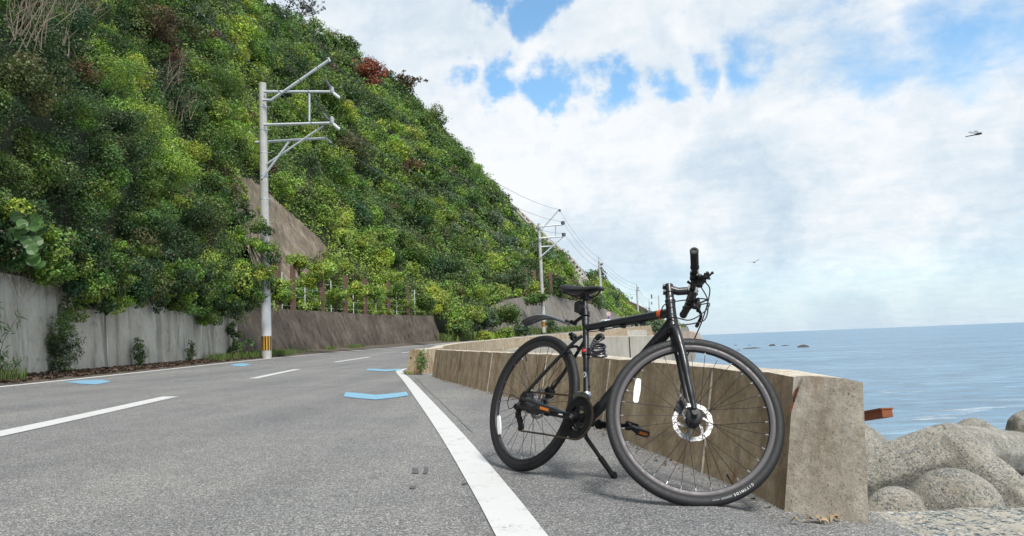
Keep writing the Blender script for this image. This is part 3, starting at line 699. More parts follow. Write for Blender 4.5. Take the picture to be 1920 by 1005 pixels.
# ------------------------------------------------------------------ hillside surface
def hill_curves():
    S = []   # (Ybase, B, M, R, T)
    def st(Y, B, M, R, T): S.append((Y, [np.array(q, float) for q in (B, M, R, T)]))
    for Y in (-6, 2, 8, 14, 20, 25, 27.6):
        b = off(Y, 4.6); z = b[2]
        e = np.interp(Y, [20, 24, 27.6], [0, .4, 1.5]); st(Y, b+[0, 0, 1.9], off(Y, 4.9+e)+[0, 0, 6.0], off(Y, 8.2+e*1.1)+[0, 0, 13], off(Y, 22)+[0, 0, 36])
    b = off(29.5, 5.9); st(29.5, b+[0, 0, 2.0], off(30, 7.6)+[0, 0, 6.5], off(30, 11)+[0, 0, 14], (-24, 34, 37))
    b = off(34, 5.9); st(34, b+[0, 0, 2.0], off(34.5, 8.4)+[0, 0, 7.2], off(37, 13.5)+[0, 0, 18], (-24, 46, 37))
    def lin(Y, u, v, Yr, dd=5.9, h=2.0, bulge=1.0):
        b = off(Y, dd+.5)+[0, 0, h]; k_ = 1.9*F/Yr; t = at(u-k_*.75, v+k_*.62, Yr)
        # slightly convex section
        n = np.array([.6, -.15, .55])*bulge
        st(Y, b, b+(t-b)*.27+n*.3, b+(t-b)*.6+n*.5, t)
    lin(42, 380, -190, 58); lin(52, 490, -40, 72); lin(62, 545, 12, 80, h=1.8); lin(72, 602, 30, 90, h=3.6); lin(82, 652, 62, 98, h=4.2); lin(92, 705, 98, 107, h=3.6)
    lin(102, 755, 140, 117, h=2.8); lin(112, 782, 214, 126, h=2.1); lin(128, 826, 288, 142, h=.8, bulge=.5); lin(140, 905, 322, 153, h=.8); lin(150, 946, 366, 162, h=.8); lin(167, 1003, 420, 176, h=.8)
    lin(188, 1062, 492, 196, h=.6); lin(205, 1112, 542, 211, h=.6); lin(225, 1160, 574, 232, h=.6, bulge=.6); lin(250, 1196, 590, 255, h=.6, bulge=.3); lin(300, 1245, 602, 305, h=.4, bulge=.2); lin(350, 1290, 613, 355, h=.2, bulge=0)
    return S
HS = hill_curves(); HY = np.array([s_[0] for s_ in HS]); HP = np.array([np.array(s_[1]) for s_ in HS])   # (n,4,3)
HT = np.array([0, .22, .52, 1.0])
def hill(Y, t):
    """Y,t arrays -> points"""
    Y = np.asarray(Y, float); t = np.asarray(t, float)
    pts = np.zeros(Y.shape+(3,)); C = []
    for k in range(4): C.append(np.stack([np.interp(Y, HY, HP[:, k, a]) for a in range(3)], -1))
    for k in range(3):
        m = (t >= HT[k]) & (t <= HT[k+1]+1e-9); f = ((t-HT[k])/(HT[k+1]-HT[k]))[..., None]
        pts = np.where(m[..., None], C[k]*(1-f)+C[k+1]*f, pts)
    amp = np.interp(Y, [20, 34, 60, 140, 200, 350], [.5, .9, 2.0, 1.4, .5, .2])*np.minimum(1, t*3)*(.45+.55*np.minimum(1, (1.02-t)*6))
    b = nz(pts, .16, 4)+.55*nz(pts, .42, 6)-.45
    return pts+(amp*b)[..., None]*np.array([.62, -.3, .5])
ROCKPOLY = [(440, 330), (475, 350), (535, 400), (590, 452), (622, 492), (575, 484), (552, 474), (530, 480), (520, 500), (505, 470), (470, 385), (445, 350)]
ROCKBIG = [(430, 318), (475, 335), (545, 397), (600, 446), (632, 492), (600, 515), (490, 545), (440, 400)]
def inpoly(u, v, poly):
    r = np.zeros(u.shape, bool); n = len(poly)
    for i in range(n):
        x1, y1 = poly[i]; x2, y2 = poly[(i+1) % n]
        c = ((y1 > v) != (y2 > v)) & (u < (x2-x1)*(v-y1)/(y2-y1+1e-9)+x1); r ^= c
    return r
def nz(P, s, seed=0):
    P = np.asarray(P)*s+seed*7.3; x, y, z = P[..., 0], P[..., 1], P[..., 2]
    return (np.sin(x*1.0+1.7*np.sin(y*.9+z*.7))+np.sin(y*1.3-1.1*np.sin(z*1.1+x*.8))+np.sin(z*1.7+1.3*np.sin(x*1.2-y*.6))+.6*np.sin(x*2.9+y*2.3)+.6*np.sin(z*3.1-y*2.7))/4.2
def build_hill():
    ys = np.concatenate([np.arange(-6, 60, 1.0), np.arange(60, 130, 2.), np.arange(130, 352, 5.)]); ts = np.linspace(0, 1, 36)
    YY, TT = np.meshgrid(ys, ts, indexing='ij'); P = hill(YY, TT)
    P = P+nz(P, .5)[..., None]*np.array([.35, -.1, .2]); P[:, 0] = hill(ys, ts[0]*np.ones_like(ys))
    global HPT, HUV
    ya = np.concatenate([np.arange(-6, 60, .4), np.arange(60, 350, 1.)]); ta = np.linspace(0, 1, 90); YA, TA = np.meshgrid(ya, ta, indexing='ij'); HPT = hill(YA, TA).reshape(-1, 3); HUV = proj(HPT)
    ok = HPT[:, 1] > 3; HPT = HPT[ok]; HUV = HUV[ok]
    for v in (60, 130, 200, 270, 350, 410, 480, 530, 570, 590):
        m = (abs(HUV[:, 1]-v) < 6); k = np.argmax(HUV[m, 0]); print('SKY', v, HUV[m, 0].max(), HPT[m][k])
    mb = MB(); rows = [list(r) for r in P]
    for i, r in enumerate(rows):
        t = r[-1]; r.append(t+np.array([-8, 2, -1.0])); r.append(t+np.array([-40, 10, -18]))
        r.insert(0, r[0]+np.array([-.3, 0, -2.6])); 
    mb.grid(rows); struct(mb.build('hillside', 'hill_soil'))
    # bare sprayed-mortar rock patch above the fence
    ys = np.linspace(28.6, 46, 150); ts = np.linspace(0, .30, 110); YY, TT = np.meshgrid(ys, ts, indexing='ij'); P = hill(YY, TT)
    P = P+np.array([.35, -.25, .12])+nz(P, 2.2, 3)[..., None]*.09+nz(P, 6., 3)[..., None]*.035
    mb = MB(); mb.grid(P); UV = proj(np.array(mb.v)); 
    ins = inpoly(UV[:, 0], UV[:, 1], ROCKBIG); mb.f = [f for f in mb.f if all(ins[i] for i in f)]; mb.mi = [0]*len(mb.f)
    struct(mb.build('rock_slope', 'rock'))
build_hill()
# ------------------------------------------------------------------ leaves
def leaf_mesh(name, C, N, L, COLR, mat='leaf', aspect=.55, parent=None, droop=None, bend=.12):
    n = len(C); 
    N = N/np.maximum(np.linalg.norm(N, axis=1, keepdims=True), 1e-9)
    t = rng.normal(size=(n, 3)) if droop is None else rng.normal(size=(n, 3))*.5+np.array(droop)
    t = t-N*(t*N).sum(1, keepdims=True); t /= np.maximum(np.linalg.norm(t, axis=1, keepdims=True), 1e-9); b = np.cross(N, t)
    L = L[:, None]; V = np.empty((n, 4, 3), np.float32)
    V[:, 0] = C-t*L*.5; V[:, 1] = C+b*L*aspect*.5-t*L*.06+N*L*bend; V[:, 2] = C+t*L*.5-N*L*bend*.6; V[:, 3] = C-b*L*aspect*.5-t*L*.06+N*L*bend
    me = bpy.data.meshes.new(name); me.vertices.add(n*4); me.vertices.foreach_set('co', V.ravel())
    me.loops.add(n*4); me.loops.foreach_set('vertex_index', np.arange(n*4, dtype=np.int32))
    me.polygons.add(n); me.polygons.foreach_set('loop_start', np.arange(0, n*4, 4, dtype=np.int32)); me.polygons.foreach_set('loop_total', np.full(n, 4, np.int32))
    ca = me.color_attributes.new('Col', 'FLOAT_COLOR', 'POINT'); cc = np.ones((n, 4, 4), np.float32); cc[:, :, :3] = COLR[:, None, :]; ca.data.foreach_set('color', cc.ravel())
    me.materials.append(MAT[mat]); me.update(calc_edges=True)
    o = bpy.data.objects.new(name, me); COL.objects.link(o)
    if parent: o.parent = parent
    return o
PAL = {'dark': (.034, .070, .022), 'mid': (.092, .165, .036), 'bright': (.19, .29, .048), 'lime': (.29, .38, .06), 'olive': (.085, .10, .035), 'blue': (.040, .088, .032), 'brown': (.10, .065, .035), 'red': (.30, .085, .045), 'tan': (.16, .125, .075), 'pale': (.10, .15, .075)}
def crown_leaves(c, r, L, col, squash=.95, dens=1.0, nsub=9, up=.22, facing=True, jit=.8, outn=None, subr=.5):
    """one lumpy crown: sub blobs on an ellipsoid, leaves on the sub blobs' outer shells"""
    c = np.array(c, float); D = rng.normal(size=(nsub, 3)); D /= np.linalg.norm(D, axis=1, keepdims=True)
    if outn is not None: D = D+np.array(outn)*.8; D /= np.linalg.norm(D, axis=1, keepdims=True)
    D[:, 2] = D[:, 2]*.9+.1; sc_ = c+D*r*np.array([.62, .62, .62*squash])*rng.uniform(.7, 1.25, (nsub, 1)); srr = r*subr*rng.uniform(.6, 1.25, nsub)
    Cs, Ns, Ls, Ks = [], [], [], []
    for k in range(nsub):
        n = int(max(6, dens*2*pi*srr[k]**2*1.9/(L*L*.5)))
        n = min(n, 4000)
        d = rng.normal(size=(n, 3)); d /= np.linalg.norm(d, axis=1, keepdims=True); d[:, 2] = d[:, 2]*.85+.18
        rad = srr[k]*(1-.45*rng.random(n)**1.6+.32*rng.random(n)**8)[:, None]; an = rng.uniform(.65, 1.4, 3)
        lump = 1+.22*nz(d*2.5+sc_[k], 1.0, k)[:, None]
        p = sc_[k]+d*rad*lump*np.array([1, 1, squash])*an
        tocam = EYE-p; tocam /= np.linalg.norm(tocam, axis=1, keepdims=True)
        if facing:
            m = ((d*tocam).sum(1) > -.35); p = p[m]; d = d[m]
        nn = len(p)
        N = d*1.0+np.array([0, 0, up])+rng.normal(size=(nn, 3))*jit
        K = np.array(col)*rng.uniform(.72, 1.38, (nn, 1))*rng.uniform(.72, 1.3)
        K = K*(1+.3*(rng.random((nn, 1)) > .9)); tw = rng.random(nn) < .035; K[tw] = np.array([.20, .15, .09])*rng.uniform(.6, 1.3)
        K = K*np.array([rng.uniform(.8, 1.25), 1, rng.uniform(.7, 1.4)])
        Cs.append(p); Ns.append(N); Ls.append(L*rng.uniform(.7, 1.4, nn)); Ks.append(K)
    return np.vstack(Cs), np.vstack(Ns), np.concatenate(Ls), np.vstack(Ks)
def cat4(A): return [np.vstack([a[0] for a in A]), np.vstack([a[1] for a in A]), np.concatenate([a[2] for a in A]), np.vstack([a[3] for a in A])]
def lsize(dist): return max(.042, .0024*dist)
def hit(u, v, rad=6):
    d = (HUV[:, 0]-u)**2+(HUV[:, 1]-v)**2; m = d < rad*rad
    if not m.any(): m = d <= d.min()+1e-6
    q = HPT[m]; return q[np.argmin(q[:, 1])]
CRIBPOLY = [(925, 352), (960, 350), (1015, 400), (1075, 475), (1112, 535), (1085, 548), (1040, 502), (985, 438), (935, 385)]
def build_foliage():
    ys = np.arange(2, 350, .5); near = []; far = []
    N_ = 0
    pts = []
    for i in range(15000):
        pass
    # area weighted sampling of (Y,t)
    yg = np.concatenate([np.arange(3, 60, 1.), np.arange(60, 350, 3.)]); tg = np.linspace(0, 1, 41)
    cells = []
    for i in range(len(yg)-1):
        for j in range(len(tg)-1):
            y0, y1 = yg[i], yg[i+1]; t0, t1 = tg[j], tg[j+1]
            a = hill(np.array([y0, y1, y0]), np.array([t0, t0, t1])); A = np.linalg.norm(np.cross(a[1]-a[0], a[2]-a[0]))
            cells.append((y0, y1, t0, t1, A, a.mean(0)))
    for (y0, y1, t0, t1, A, c) in cells:
        dist = np.linalg.norm(c-EYE); uv = proj(c)[0]
        if c[1] < 1 or uv[0] < -330 or uv[1] < -260 or uv[0] > 1600: continue
        r0 = np.interp(dist, [10, 25, 60, 100, 180, 300], [.5, .62, 1.05, 1.35, 1.5, 1.9])
        n = A/(r0*r0*3.4); n = int(n)+(rng.random() < n-int(n))
        for k in range(n):
            Y = rng.uniform(y0, y1); t = rng.uniform(t0, t1); p = hill(np.array([Y]), np.array([t]))[0]; uv = proj(p)[0]
            if 28 < p[1] < 60 and inpoly(np.array([uv[0]]), np.array([uv[1]]), ROCKPOLY)[0]: continue
            if inpoly(np.array([uv[0]]), np.array([uv[1]]), CRIBPOLY)[0] or (uv[0]-690)**2+(uv[1]-137)**2 < 30**2: continue
            s1 = nz(p, .18, 1); s2 = nz(p, .5, 2); s3 = nz(p, 1.4, 5)
            q = s1+.7*s2+.7*rng.normal()*.7
            spur = Y < 28.6
            if spur: q -= .6
            elif t < .5 and Y > 34: q += .45
            if Y > 60 and t > .8: q -= .3
            col = 'dark' if q < -.75 else 'blue' if q < -.35 else 'mid' if q < .35 else 'bright' if q < 1.05 else 'lime'
            if rng.random() < .05: col = 'olive'
            if rng.random() < .022: col = 'brown'
            if spur and 9 < Y < 29 and p[2] > 6 and nz(p, .45, 9) > .45: col = random.choice(['brown', 'olive', 'tan', 'olive'])
            if spur and Y > 24.5 and p[2] > 2.0 and rng.random() < .55: col = 'lime' if rng.random() < .6 else 'bright'
            if Y > 70 and t < .3 and rng.random() < .3: col = 'pale'
            r = r0*rng.uniform(.5, 1.25)*(1.5 if rng.random() < .16 else 1)
            if t > .93: r *= rng.uniform(.5, 1.15)
            L = lsize(dist)*rng.uniform(.8, 1.35)
            nrm = np.array([.7, -.35, .5]) if Y < 60 else np.array([.6, -.4, .6])
            cc = p+nrm*r*.25
            if 28.6 < Y < 44 and inpoly(np.array([uv[0]]), np.array([uv[1]]), ROCKBIG)[0]: r *= .55; cc = p+nrm*.15
            if t < .03: cc = cc+np.array([0, 0, .25*r])
            (near if dist < 34 else far).append(crown_leaves(cc, r, L, PAL[col], nsub=8, outn=nrm, dens=.8, subr=.45))
    # irregular sprays of leaves that fill between and over the crowns
    SP = {0: [], 1: []}
    for (y0, y1, t0, t1, A, c) in cells:
        dist = np.linalg.norm(c-EYE); uv = proj(c)[0]
        if c[1] < 1 or uv[0] < -200 or uv[1] < -140 or uv[0] > 1500: continue
        r0 = np.interp(dist, [10, 25, 60, 100, 180, 300], [.5, .62, 1.05, 1.35, 1.5, 1.9]); rs = .46*r0
        n = A/(rs*rs*(.95 if dist < 34 else 1.15)); n = int(n)+(rng.random() < n-int(n))
        if n == 0: continue
        Y = rng.uniform(y0, y1, n); t = rng.uniform(t0, t1, n); P = hill(Y, t); UV = proj(P)
        nrm = np.array([.7, -.35, .5]) if c[1] < 60 else np.array([.6, -.4, .6])
        ofs = .30*r0+.78*r0*(nz(P, 1.5/r0*.6, 11)+.7*nz(P, 3.2/r0*.6, 12))+rng.uniform(-.3, .3, n)*r0
        rock = inpoly(UV[:, 0], UV[:, 1], ROCKBIG) & (P[:, 1] > 28) & (P[:, 1] < 60)
        ok = ~(inpoly(UV[:, 0], UV[:, 1], ROCKPOLY) & (P[:, 1] > 28) & (P[:, 1] < 60) & (rng.random(n) > .05+.5*(nz(P, 1.1, 31) > .45))) & ~inpoly(UV[:, 0], UV[:, 1], CRIBPOLY) & ((UV[:, 0]-690)**2+(UV[:, 1]-137)**2 > 27**2)
        ofs = np.where(rock, .12, ofs); C_ = P+nrm*ofs[:, None]
        q = nz(P, .18, 1)+.7*nz(P, .5, 2)+.45*nz(P, 1.3, 5)+rng.normal(size=n)*.26; spur = Y < 28.6
        q = q-.55*spur+.45*((~spur) & (t < .5) & (Y > 34))
        K = np.array([PAL['dark'], PAL['dark'], PAL['mid'], PAL['bright'], PAL['lime']]); x = np.interp(q, [-1.2, -.6, .1, .9, 1.6], [0, 1, 2, 3, 4]); i0 = np.floor(x).astype(int).clip(0, 3); f = (x-i0)[:, None]; col = K[i0]*(1-f)+K[i0+1]*f
        od = (nz(P, .6, 21) > .55) & (rng.random(n) < .5); col[od] = PAL['olive']; br = (nz(P, .8, 23) > .72) & (rng.random(n) < .5); col[br] = PAL['brown']; tn = rng.random(n) < .03; col[tn] = PAL['tan']
        SP[0 if dist < 34 else 1].append((C_[ok], np.full(ok.sum(), rs)[ok[ok]]*rng.uniform(.5, 1.5, ok.sum()), col[ok], np.full(ok.sum(), dist)))
    for key, lst, nl in ((0, near, 36), (1, far, 27)):
        C_ = np.vstack([a[0] for a in SP[key]]); R_ = np.concatenate([a[1] for a in SP[key]]); K_ = np.vstack([a[2] for a in SP[key]]); D_ = np.concatenate([a[3] for a in SP[key]]); m = len(C_)
        ax3 = rng.normal(size=(m, 3)); ax3 /= np.linalg.norm(ax3, axis=1, keepdims=True); st_ = rng.uniform(.2, 1.3, (m, 1, 1)); d = rng.normal(size=(m, nl, 3)); d /= np.linalg.norm(d, axis=2, keepdims=True)
        al = (d*ax3[:, None, :]).sum(2, keepdims=True); rad = (rng.random((m, nl, 1))**.45); p = C_[:, None, :]+(d+al*ax3[:, None, :]*st_)*rad*R_[:, None, None]
        N = d*.7+np.array([.25, -.35, .5])+rng.normal(size=(m, nl, 3))*.42; L = np.maximum(.05, .0026*D_)[:, None]*rng.uniform(.6, 1.5, (m, nl))
        K = K_[:, None, :]*rng.uniform(.72, 1.35, (m, nl, 1))*rng.uniform(.82, 1.2, (m, 1, 1)); keep = (d[:, :, 1] < .55).ravel()
        lst.append((p.reshape(-1, 3)[keep], N.reshape(-1, 3)[keep], L.ravel()[keep], K.reshape(-1, 3)[keep])); print('SPRAYS', m)
    # foliage hanging over the near wall top
    for Y in np.arange(9, 27.6, .16):
        p = off(Y, 4.15)+[0, 0, 1.95]; uv = proj(p)[0]
        lowk = np.interp(Y, [9, 14, 15.5, 17.5, 18.5, 20, 22, 24, 27.5], [.1, .1, .5, .9, .9, .45, .65, .75, .5])
        for k in range(3):
            z = -lowk*rng.random()+.35*rng.random()+rng.random()*.9; r = rng.uniform(.22, .42)
            c = p+np.array([rng.uniform(-.05, .35), rng.uniform(-.1, .1), z])
            col = PAL[random.choice(['dark', 'dark', 'mid', 'blue', 'mid', 'bright'])]
            near.append(crown_leaves(c, r, .058*(1+.4*rng.random()), col, nsub=4, outn=(.8, -.3, .1), subr=.6, dens=.9))
    A = cat4(near); o = leaf_mesh('hillside_shrubbery', A[0], A[1], A[2], A[3]); tag(o, 'dense dark green shrubs and creepers massed above the near retaining wall', 'shrubs', kind='stuff')
    n1 = len(A[0])
    A = cat4(far); o = leaf_mesh('hillside_woodland', A[0], A[1], A[2], A[3]); tag(o, 'sunlit green scrub and woodland covering the long slope above the bend', 'woodland', kind='stuff')
    print('LEAVES', n1, len(A[0]), 'crowns', len(near), len(far))
build_foliage()

def road_marks():
    for P, n_ in (([(774, 878), (786, 879), (785, 890), (772, 888)], 'tar_mark'), ([(796, 878), (804, 879), (801, 891), (793, 889)], 'tar_mark'), ([(770, 911), (781, 912), (778, 918), (768, 917)], 'tar_mark'), ([(866, 906), (877, 905), (876, 909), (865, 910)], 'tar_mark')):
        q = [cast(u, v, 4, .004) for u, v in P]; mb = MB(); c = sum(q)/4; ring = []
        for i in range(12):
            k = i/3; a = q[int(k) % 4]; b = q[(int(k)+1) % 4]; p = a+(b-a)*(k-int(k)); ring.append(c+(p-c)*random.uniform(.75, 1.15))
        mb.add(ring, [tuple(range(12))]); struct(mb.build(n_, 'tar', smooth=0))
    P = catmull(np.array([cast(u, v, 8, .003) for u, v in ((778, 708), (806, 735), (838, 765), (866, 792), (884, 812))]), 6); mb = MB(); G = []
    for i, p in enumerate(P): w_ = .0025+.002*random.random(); o = random.uniform(-.008, .008); G.append([p+[o-w_, 0, 0], p+[o+w_, 0, 0]])
    mb.grid(G); struct(mb.build('road_seam', 'tar', smooth=0))
MAT['tar'] = simple('tar', (.10, .10, .105), .8)
road_marks()
# ------------------------------------------------------------------ plants that can be told apart
def inv_of(root): return Matrix.Translation(-root.location)
def put(o, root): o.parent = root; o.matrix_parent_inverse = inv_of(root); return o
def plant(name, label, cat, base, blobs, L, col, group=None, stems=3, stemr=.012, h=None, mat='leaf', part='foliage', trunk_name='stem', dens=1.0, aspect=.55, up=.35, jit=.55, nsub=7, stem_mat='bark', droop=None, cols=None):
    base = np.array(base, float); root = empty(name, base); tag(root, label, cat, group)
    A = []
    for (dx, dy, dz, r) in blobs:
        A.append(crown_leaves(base+np.array([dx, dy, dz]), r, L, PAL[random.choice(cols)] if cols else PAL[col] if isinstance(col, str) else col, nsub=nsub, dens=dens, up=up, jit=jit, subr=.55))
    A = cat4(A); o = leaf_mesh(part, A[0], A[1], A[2], A[3], mat, aspect=aspect, droop=droop); put(o, root)
    mb = MB(); rr = random.Random(int(abs(base[0]*100)))
    for k in range(stems):
        bl = blobs[k % len(blobs)]; tip = base+np.array(bl[:3])+np.array([rr.uniform(-.3, .3), rr.uniform(-.3, .3), rr.uniform(-.2, .3)])*bl[3]
        mid = (base+tip)/2+np.array([rr.uniform(-.1, .1), rr.uniform(-.1, .1), 0])*bl[3]
        mb.tube([base+np.array([rr.uniform(-1, 1)*stemr*2, 0, -.03]), mid, tip], [stemr, stemr*.8, stemr*.35], 6)
        for q in range(3):
            e = tip+np.array([rr.uniform(-.7, .7), rr.uniform(-.7, .7), rr.uniform(-.1, .5)])*bl[3]; mb.tube([mid+(tip-mid)*rr.uniform(.2, .9), e], [stemr*.5, stemr*.2], 5)
    put(mb.build(trunk_name, stem_mat), root)
    return root
def tree(u, v, Y, r, col, label, L=None, n=5, cat='tree', name='tree', trunk=2.2, sq=.8, dens=.9, g=None, surf=True):
    if surf: c = hit(u, v); c = c+(EYE-c)/np.linalg.norm(EYE-c)*r*.35; r = r*max(.6, np.linalg.norm(c-EYE)/Y)
    else: c = at(u, v, Y)
    d = np.linalg.norm(c-EYE); L = L or lsize(d)*1.1
    bl = [(0, 0, trunk, r*.7)]+[(random.uniform(-.7, .7)*r, random.uniform(-.6, .4)*r, trunk+random.uniform(-.5, .45)*r*sq, r*random.uniform(.38, .6)) for _ in range(n)]
    return plant(name, label, cat, c-np.array([0, 0, trunk]), bl, L, col, stems=5, stemr=.05*r, part='crown', trunk_name='trunk', dens=dens, group=g)
def build_trees():
    tree(690, 137, 100, 2.5, 'red', 'rusty red tree high on the green slope, left of the ridge', n=6)
    tree(700, 155, 98, 1.4, (.16, .06, .04), 'low reddish brown bush just beneath the rusty red tree', cat='bush', name='bush', n=3, trunk=1)
    tree(636, 50, 96, 1.2, 'brown', 'small russet tree on the skyline above the rusty red tree', n=3)
    tree(672, 62, 99, 1.6, 'dark', 'dark round tree on the skyline just right of the small russet tree', n=4)
    tree(655, 75, 96, 1.5, 'mid', 'mid green tree below the skyline between the russet and the dark round tree', n=4)
    tree(722, 100, 106, 1.7, 'dark', 'dark tree on the skyline with pale bare twigs beside it', n=5)
    tree(745, 115, 108, 1.7, 'blue', 'bluish dark green tree on the skyline left of the dead brown tree', n=4)
    tree(905, 305, 150, 2.3, 'dark', 'dark evergreen crown breaking the skyline halfway down the ridge', n=5)
    tree(930, 335, 155, 2.1, 'dark', 'dark evergreen crown just above the concrete lattice on the ridge', n=5)
    tree(825, 228, 127, 1.7, 'mid', 'small green tree on the skyline where the ridge starts to drop steeply', n=4)
    tree(1083, 508, 206, 2.6, 'dark', 'dark tree on the ridge right below the end of the lattice frame', n=5)
    tree(1103, 528, 212, 2.4, 'dark', 'dark round tree on the low ridge left of the third utility pole', n=5)
    tree(1150, 560, 230, 2.6, 'dark', 'dark tree clump on the low ridge just right of the third utility pole', n=6)
    tree(1178, 578, 240, 2.2, 'dark', 'last dark tree on the ridge beside the fourth utility pole', n=5)
    tree(395, 215, 30.2, 1.1, 'bright', 'bright green bush bulging out at the edge of the near shrub mass', cat='bush', name='bush', n=6, trunk=.5)
    tree(440, 235, 29.6, .8, 'lime', 'yellow green creeper clump on the outer edge of the near shrub mass', cat='bush', name='bush', n=5, trunk=.5)
    tree(455, 270, 29.4, .55, 'bright', 'leafy clump hanging above the bare rock slope', cat='bush', name='bush', n=5, trunk=.3)
    tree(270, 75, 24.5, 1.0, 'brown', 'brown leaved shrub near the top of the near slope', cat='shrub', name='shrub', n=6, trunk=.4)
    tree(225, 35, 24, .8, 'olive', 'olive brown shrub left of the brown leaved shrub at the top', cat='shrub', name='shrub', n=5, trunk=.4)
    tree(400, 330, 27.6, .7, 'tan', 'dull brownish shrub above the wall near the first pole', cat='shrub', name='shrub', n=6, trunk=.4)
    # vines over the roadside fence
    for (u, v, Y, r, c, lab) in ((525, 545, 28.6, .65, 'bright', 'fresh green creeper swallowing the first fence post by the pole'), (560, 492, 30.8, .5, 'lime', 'yellow green creeper crown on top of the fence, below the bare rock'),
                                 (600, 515, 32.4, .8, 'lime', 'big bright creeper mound covering the fence between the second and third brown posts'), (628, 560, 33.6, .6, 'bright', 'green creeper hanging low on the fence left of the third brown post'),
                                 (665, 545, 35.6, .6, 'lime', 'yellow green creeper behind the fence right of the third brown post'), (705, 548, 38.0, .6, 'bright', 'green creeper behind the fence between the fourth and fifth brown posts'),
                                 (745, 545, 41, .6, 'mid', 'darker creeper behind the fence left of its last brown post'), (800, 572, 47.5, .9, 'mid', 'bushy creeper spilling over the end of the dark brown wall')):
        tree(u, v, Y, r, c, lab, cat='creeper', name='creeper', n=6, trunk=.5, L=.10, surf=False)
    p = at(487, 480, 27.4); bl = [((u-487)*27.2/F, 0, (480-v)*27.2/F, r) for (u, v, r) in ((455, 395, .5), (480, 420, .42), (505, 440, .32), (460, 450, .5), (495, 470, .42), (515, 490, .28), (470, 500, .5), (500, 515, .35), (512, 540, .22), (470, 545, .4), (495, 560, .28), (450, 565, .25), (520, 512, .2))]
    A = cat4([crown_leaves(p+np.array(b[:3])+np.array([0, -.35 if b[3] < .35 else 0, 0]), b[3], .075, PAL[random.choice(['bright', 'mid', 'lime', 'dark', 'bright'])], nsub=7, subr=.5) for b in bl])
    root = empty('bush', p); tag(root, 'leafy green bush spilling over the wall end and round the first utility pole', 'bush'); put(leaf_mesh('foliage', A[0], A[1], A[2], A[3]), root)
    mb = MB()
    for b in bl: mb.tube([p+[-.5, .4, .6], p+np.array([b[0]*.6, .1, b[2]*.6]), p+np.array(b[:3])], [.02, .012, .005], 5)
    put(mb.build('stem', 'bark'), root)
    lst = []
    for k in range(300):
        Y = rng.uniform(28.2, 53); w_ = .5+.5*nz(np.array([Y, 0, 0]), .9, 3)
        z = rng.uniform(-.1, .3+1.3*w_); p = off(Y, 5.25+rng.uniform(.05, .8)); p[2] = off(Y, 4.3)[2]+2.05+z
        lst.append(crown_leaves(p, rng.uniform(.2, .42), .10, PAL[random.choice(['bright', 'lime', 'bright', 'mid', 'mid'])], nsub=3, subr=.6, dens=.75))
    A = cat4(lst); tag(leaf_mesh('fence_creepers', A[0], A[1], A[2], A[3]), 'bright green creepers growing through and behind the roadside fence', 'creepers', kind='stuff')
    # bushes beyond the brown wall
    for (u, v, Y, r, c, lab) in ((862, 622, 55.5, 1.0, 'mid', 'green bush growing at the end of the dark brown wall'), (872, 596, 56.5, 1.5, 'bright', 'big fresh green bush filling the gap past the end of the dark brown wall'), (905, 600, 62, 1.6, 'pale', 'pale grassy bush covering the half buried grey wall'), (945, 590, 64, 1.5, 'mid', 'large bush in front of the half buried grey wall'),
                                 (910, 632, 57.5, .7, 'lime', 'low yellow green bush at the road edge before the second pole'), (945, 628, 62, .8, 'bright', 'low bright bush at the road edge left of the second pole'), (985, 618, 68, .9, 'pale', 'low pale bush at the foot of the second pole, left side'),
                                 (1003, 560, 74, 1.2, 'mid', 'bush against the left end of the rockfall fence'), (1036, 610, 77, .8, 'pale', 'low pale bush right of the second pole'), (1225, 610, 92, 1.5, 'pale', 'pale green grassy bush on the bend left of the bicycle head tube'), (1248, 616, 95, .9, 'bright', 'small green bush on the pinkish bluff top')):
        tree(u, v, Y, r, c, lab, cat='bush', name='bush', n=5, trunk=.6 if Y < 80 else .9, surf=False)
    # plants against the near wall and weeds
    def wp(u, v):
        p = EYE.copy(); D = ray(u, v); Y = 15
        for _ in range(40): 
            q = EYE+D*(Y/D[1]); X = off(Y, 4.0); 
            Y = Y-(X[0]-q[0])*.8 if False else Y
        lo, hi = 8, 30
        for _ in range(50):
            m = (lo+hi)/2; q = off(m, 3.95); uu = proj(q)[0][0]
            if uu < u: lo = m
            else: hi = m
        return off(m, 3.95, .05)
    for (u, h, w_, c, lab) in ((120, 1.02, .30, 'mid', 'tall dense green shrub growing up the left part of the grey wall'), (262, .62, .17, 'blue', 'narrow dark green shrub at the foot of the grey wall, midway to the joint'), (357, .5, .14, 'blue', 'small green sapling at the wall foot just right of the joint')):
        p = wp(u, 0); bl = [(random.uniform(-.25, .25)*w_, random.uniform(-.3, .1)*w_, h*k/6+.05, w_*(1.15 if 1 < k < 5 else .75)) for k in range(7)]
        plant('shrub', lab, 'shrub', p, bl, .055, c, dens=.9, stems=3, stemr=.008, cols=['mid', 'dark', 'bright'] if c == 'mid' else ['dark', 'blue', 'mid'], aspect=.3)
    p = wp(440, 0); bl = [(-.15, 0, .95, .22), (.05, 0, .75, .2), (-.05, 0, 1.15, .15), (.1, 0, .35, .28), (-.1, 0, .2, .25), (.45, 0, .6, .13), (.6, 0, .5, .12)]
    plant('vine', 'leafy dark vine climbing the wall beside the striped pole', 'vine', p, bl, .075, 'dark', stems=5, stemr=.01, cols=['dark', 'mid', 'blue'])
    p = at(790, 706, 16.4); p[2] = .0; bl = [(0, 0, .12+.09*k, .13-.008*k) for k in range(5)]+[(.05, -.05, .3, .14)]
    plant('weed', 'green bushy weed growing in the gap of the parapet corner', 'weed', p, bl, .045, 'bright', stems=5, stemr=.004, cols=['bright', 'mid', 'mid'], aspect=.3, dens=.8)
    p = at(768, 703, 16.5); p[2] = -.01
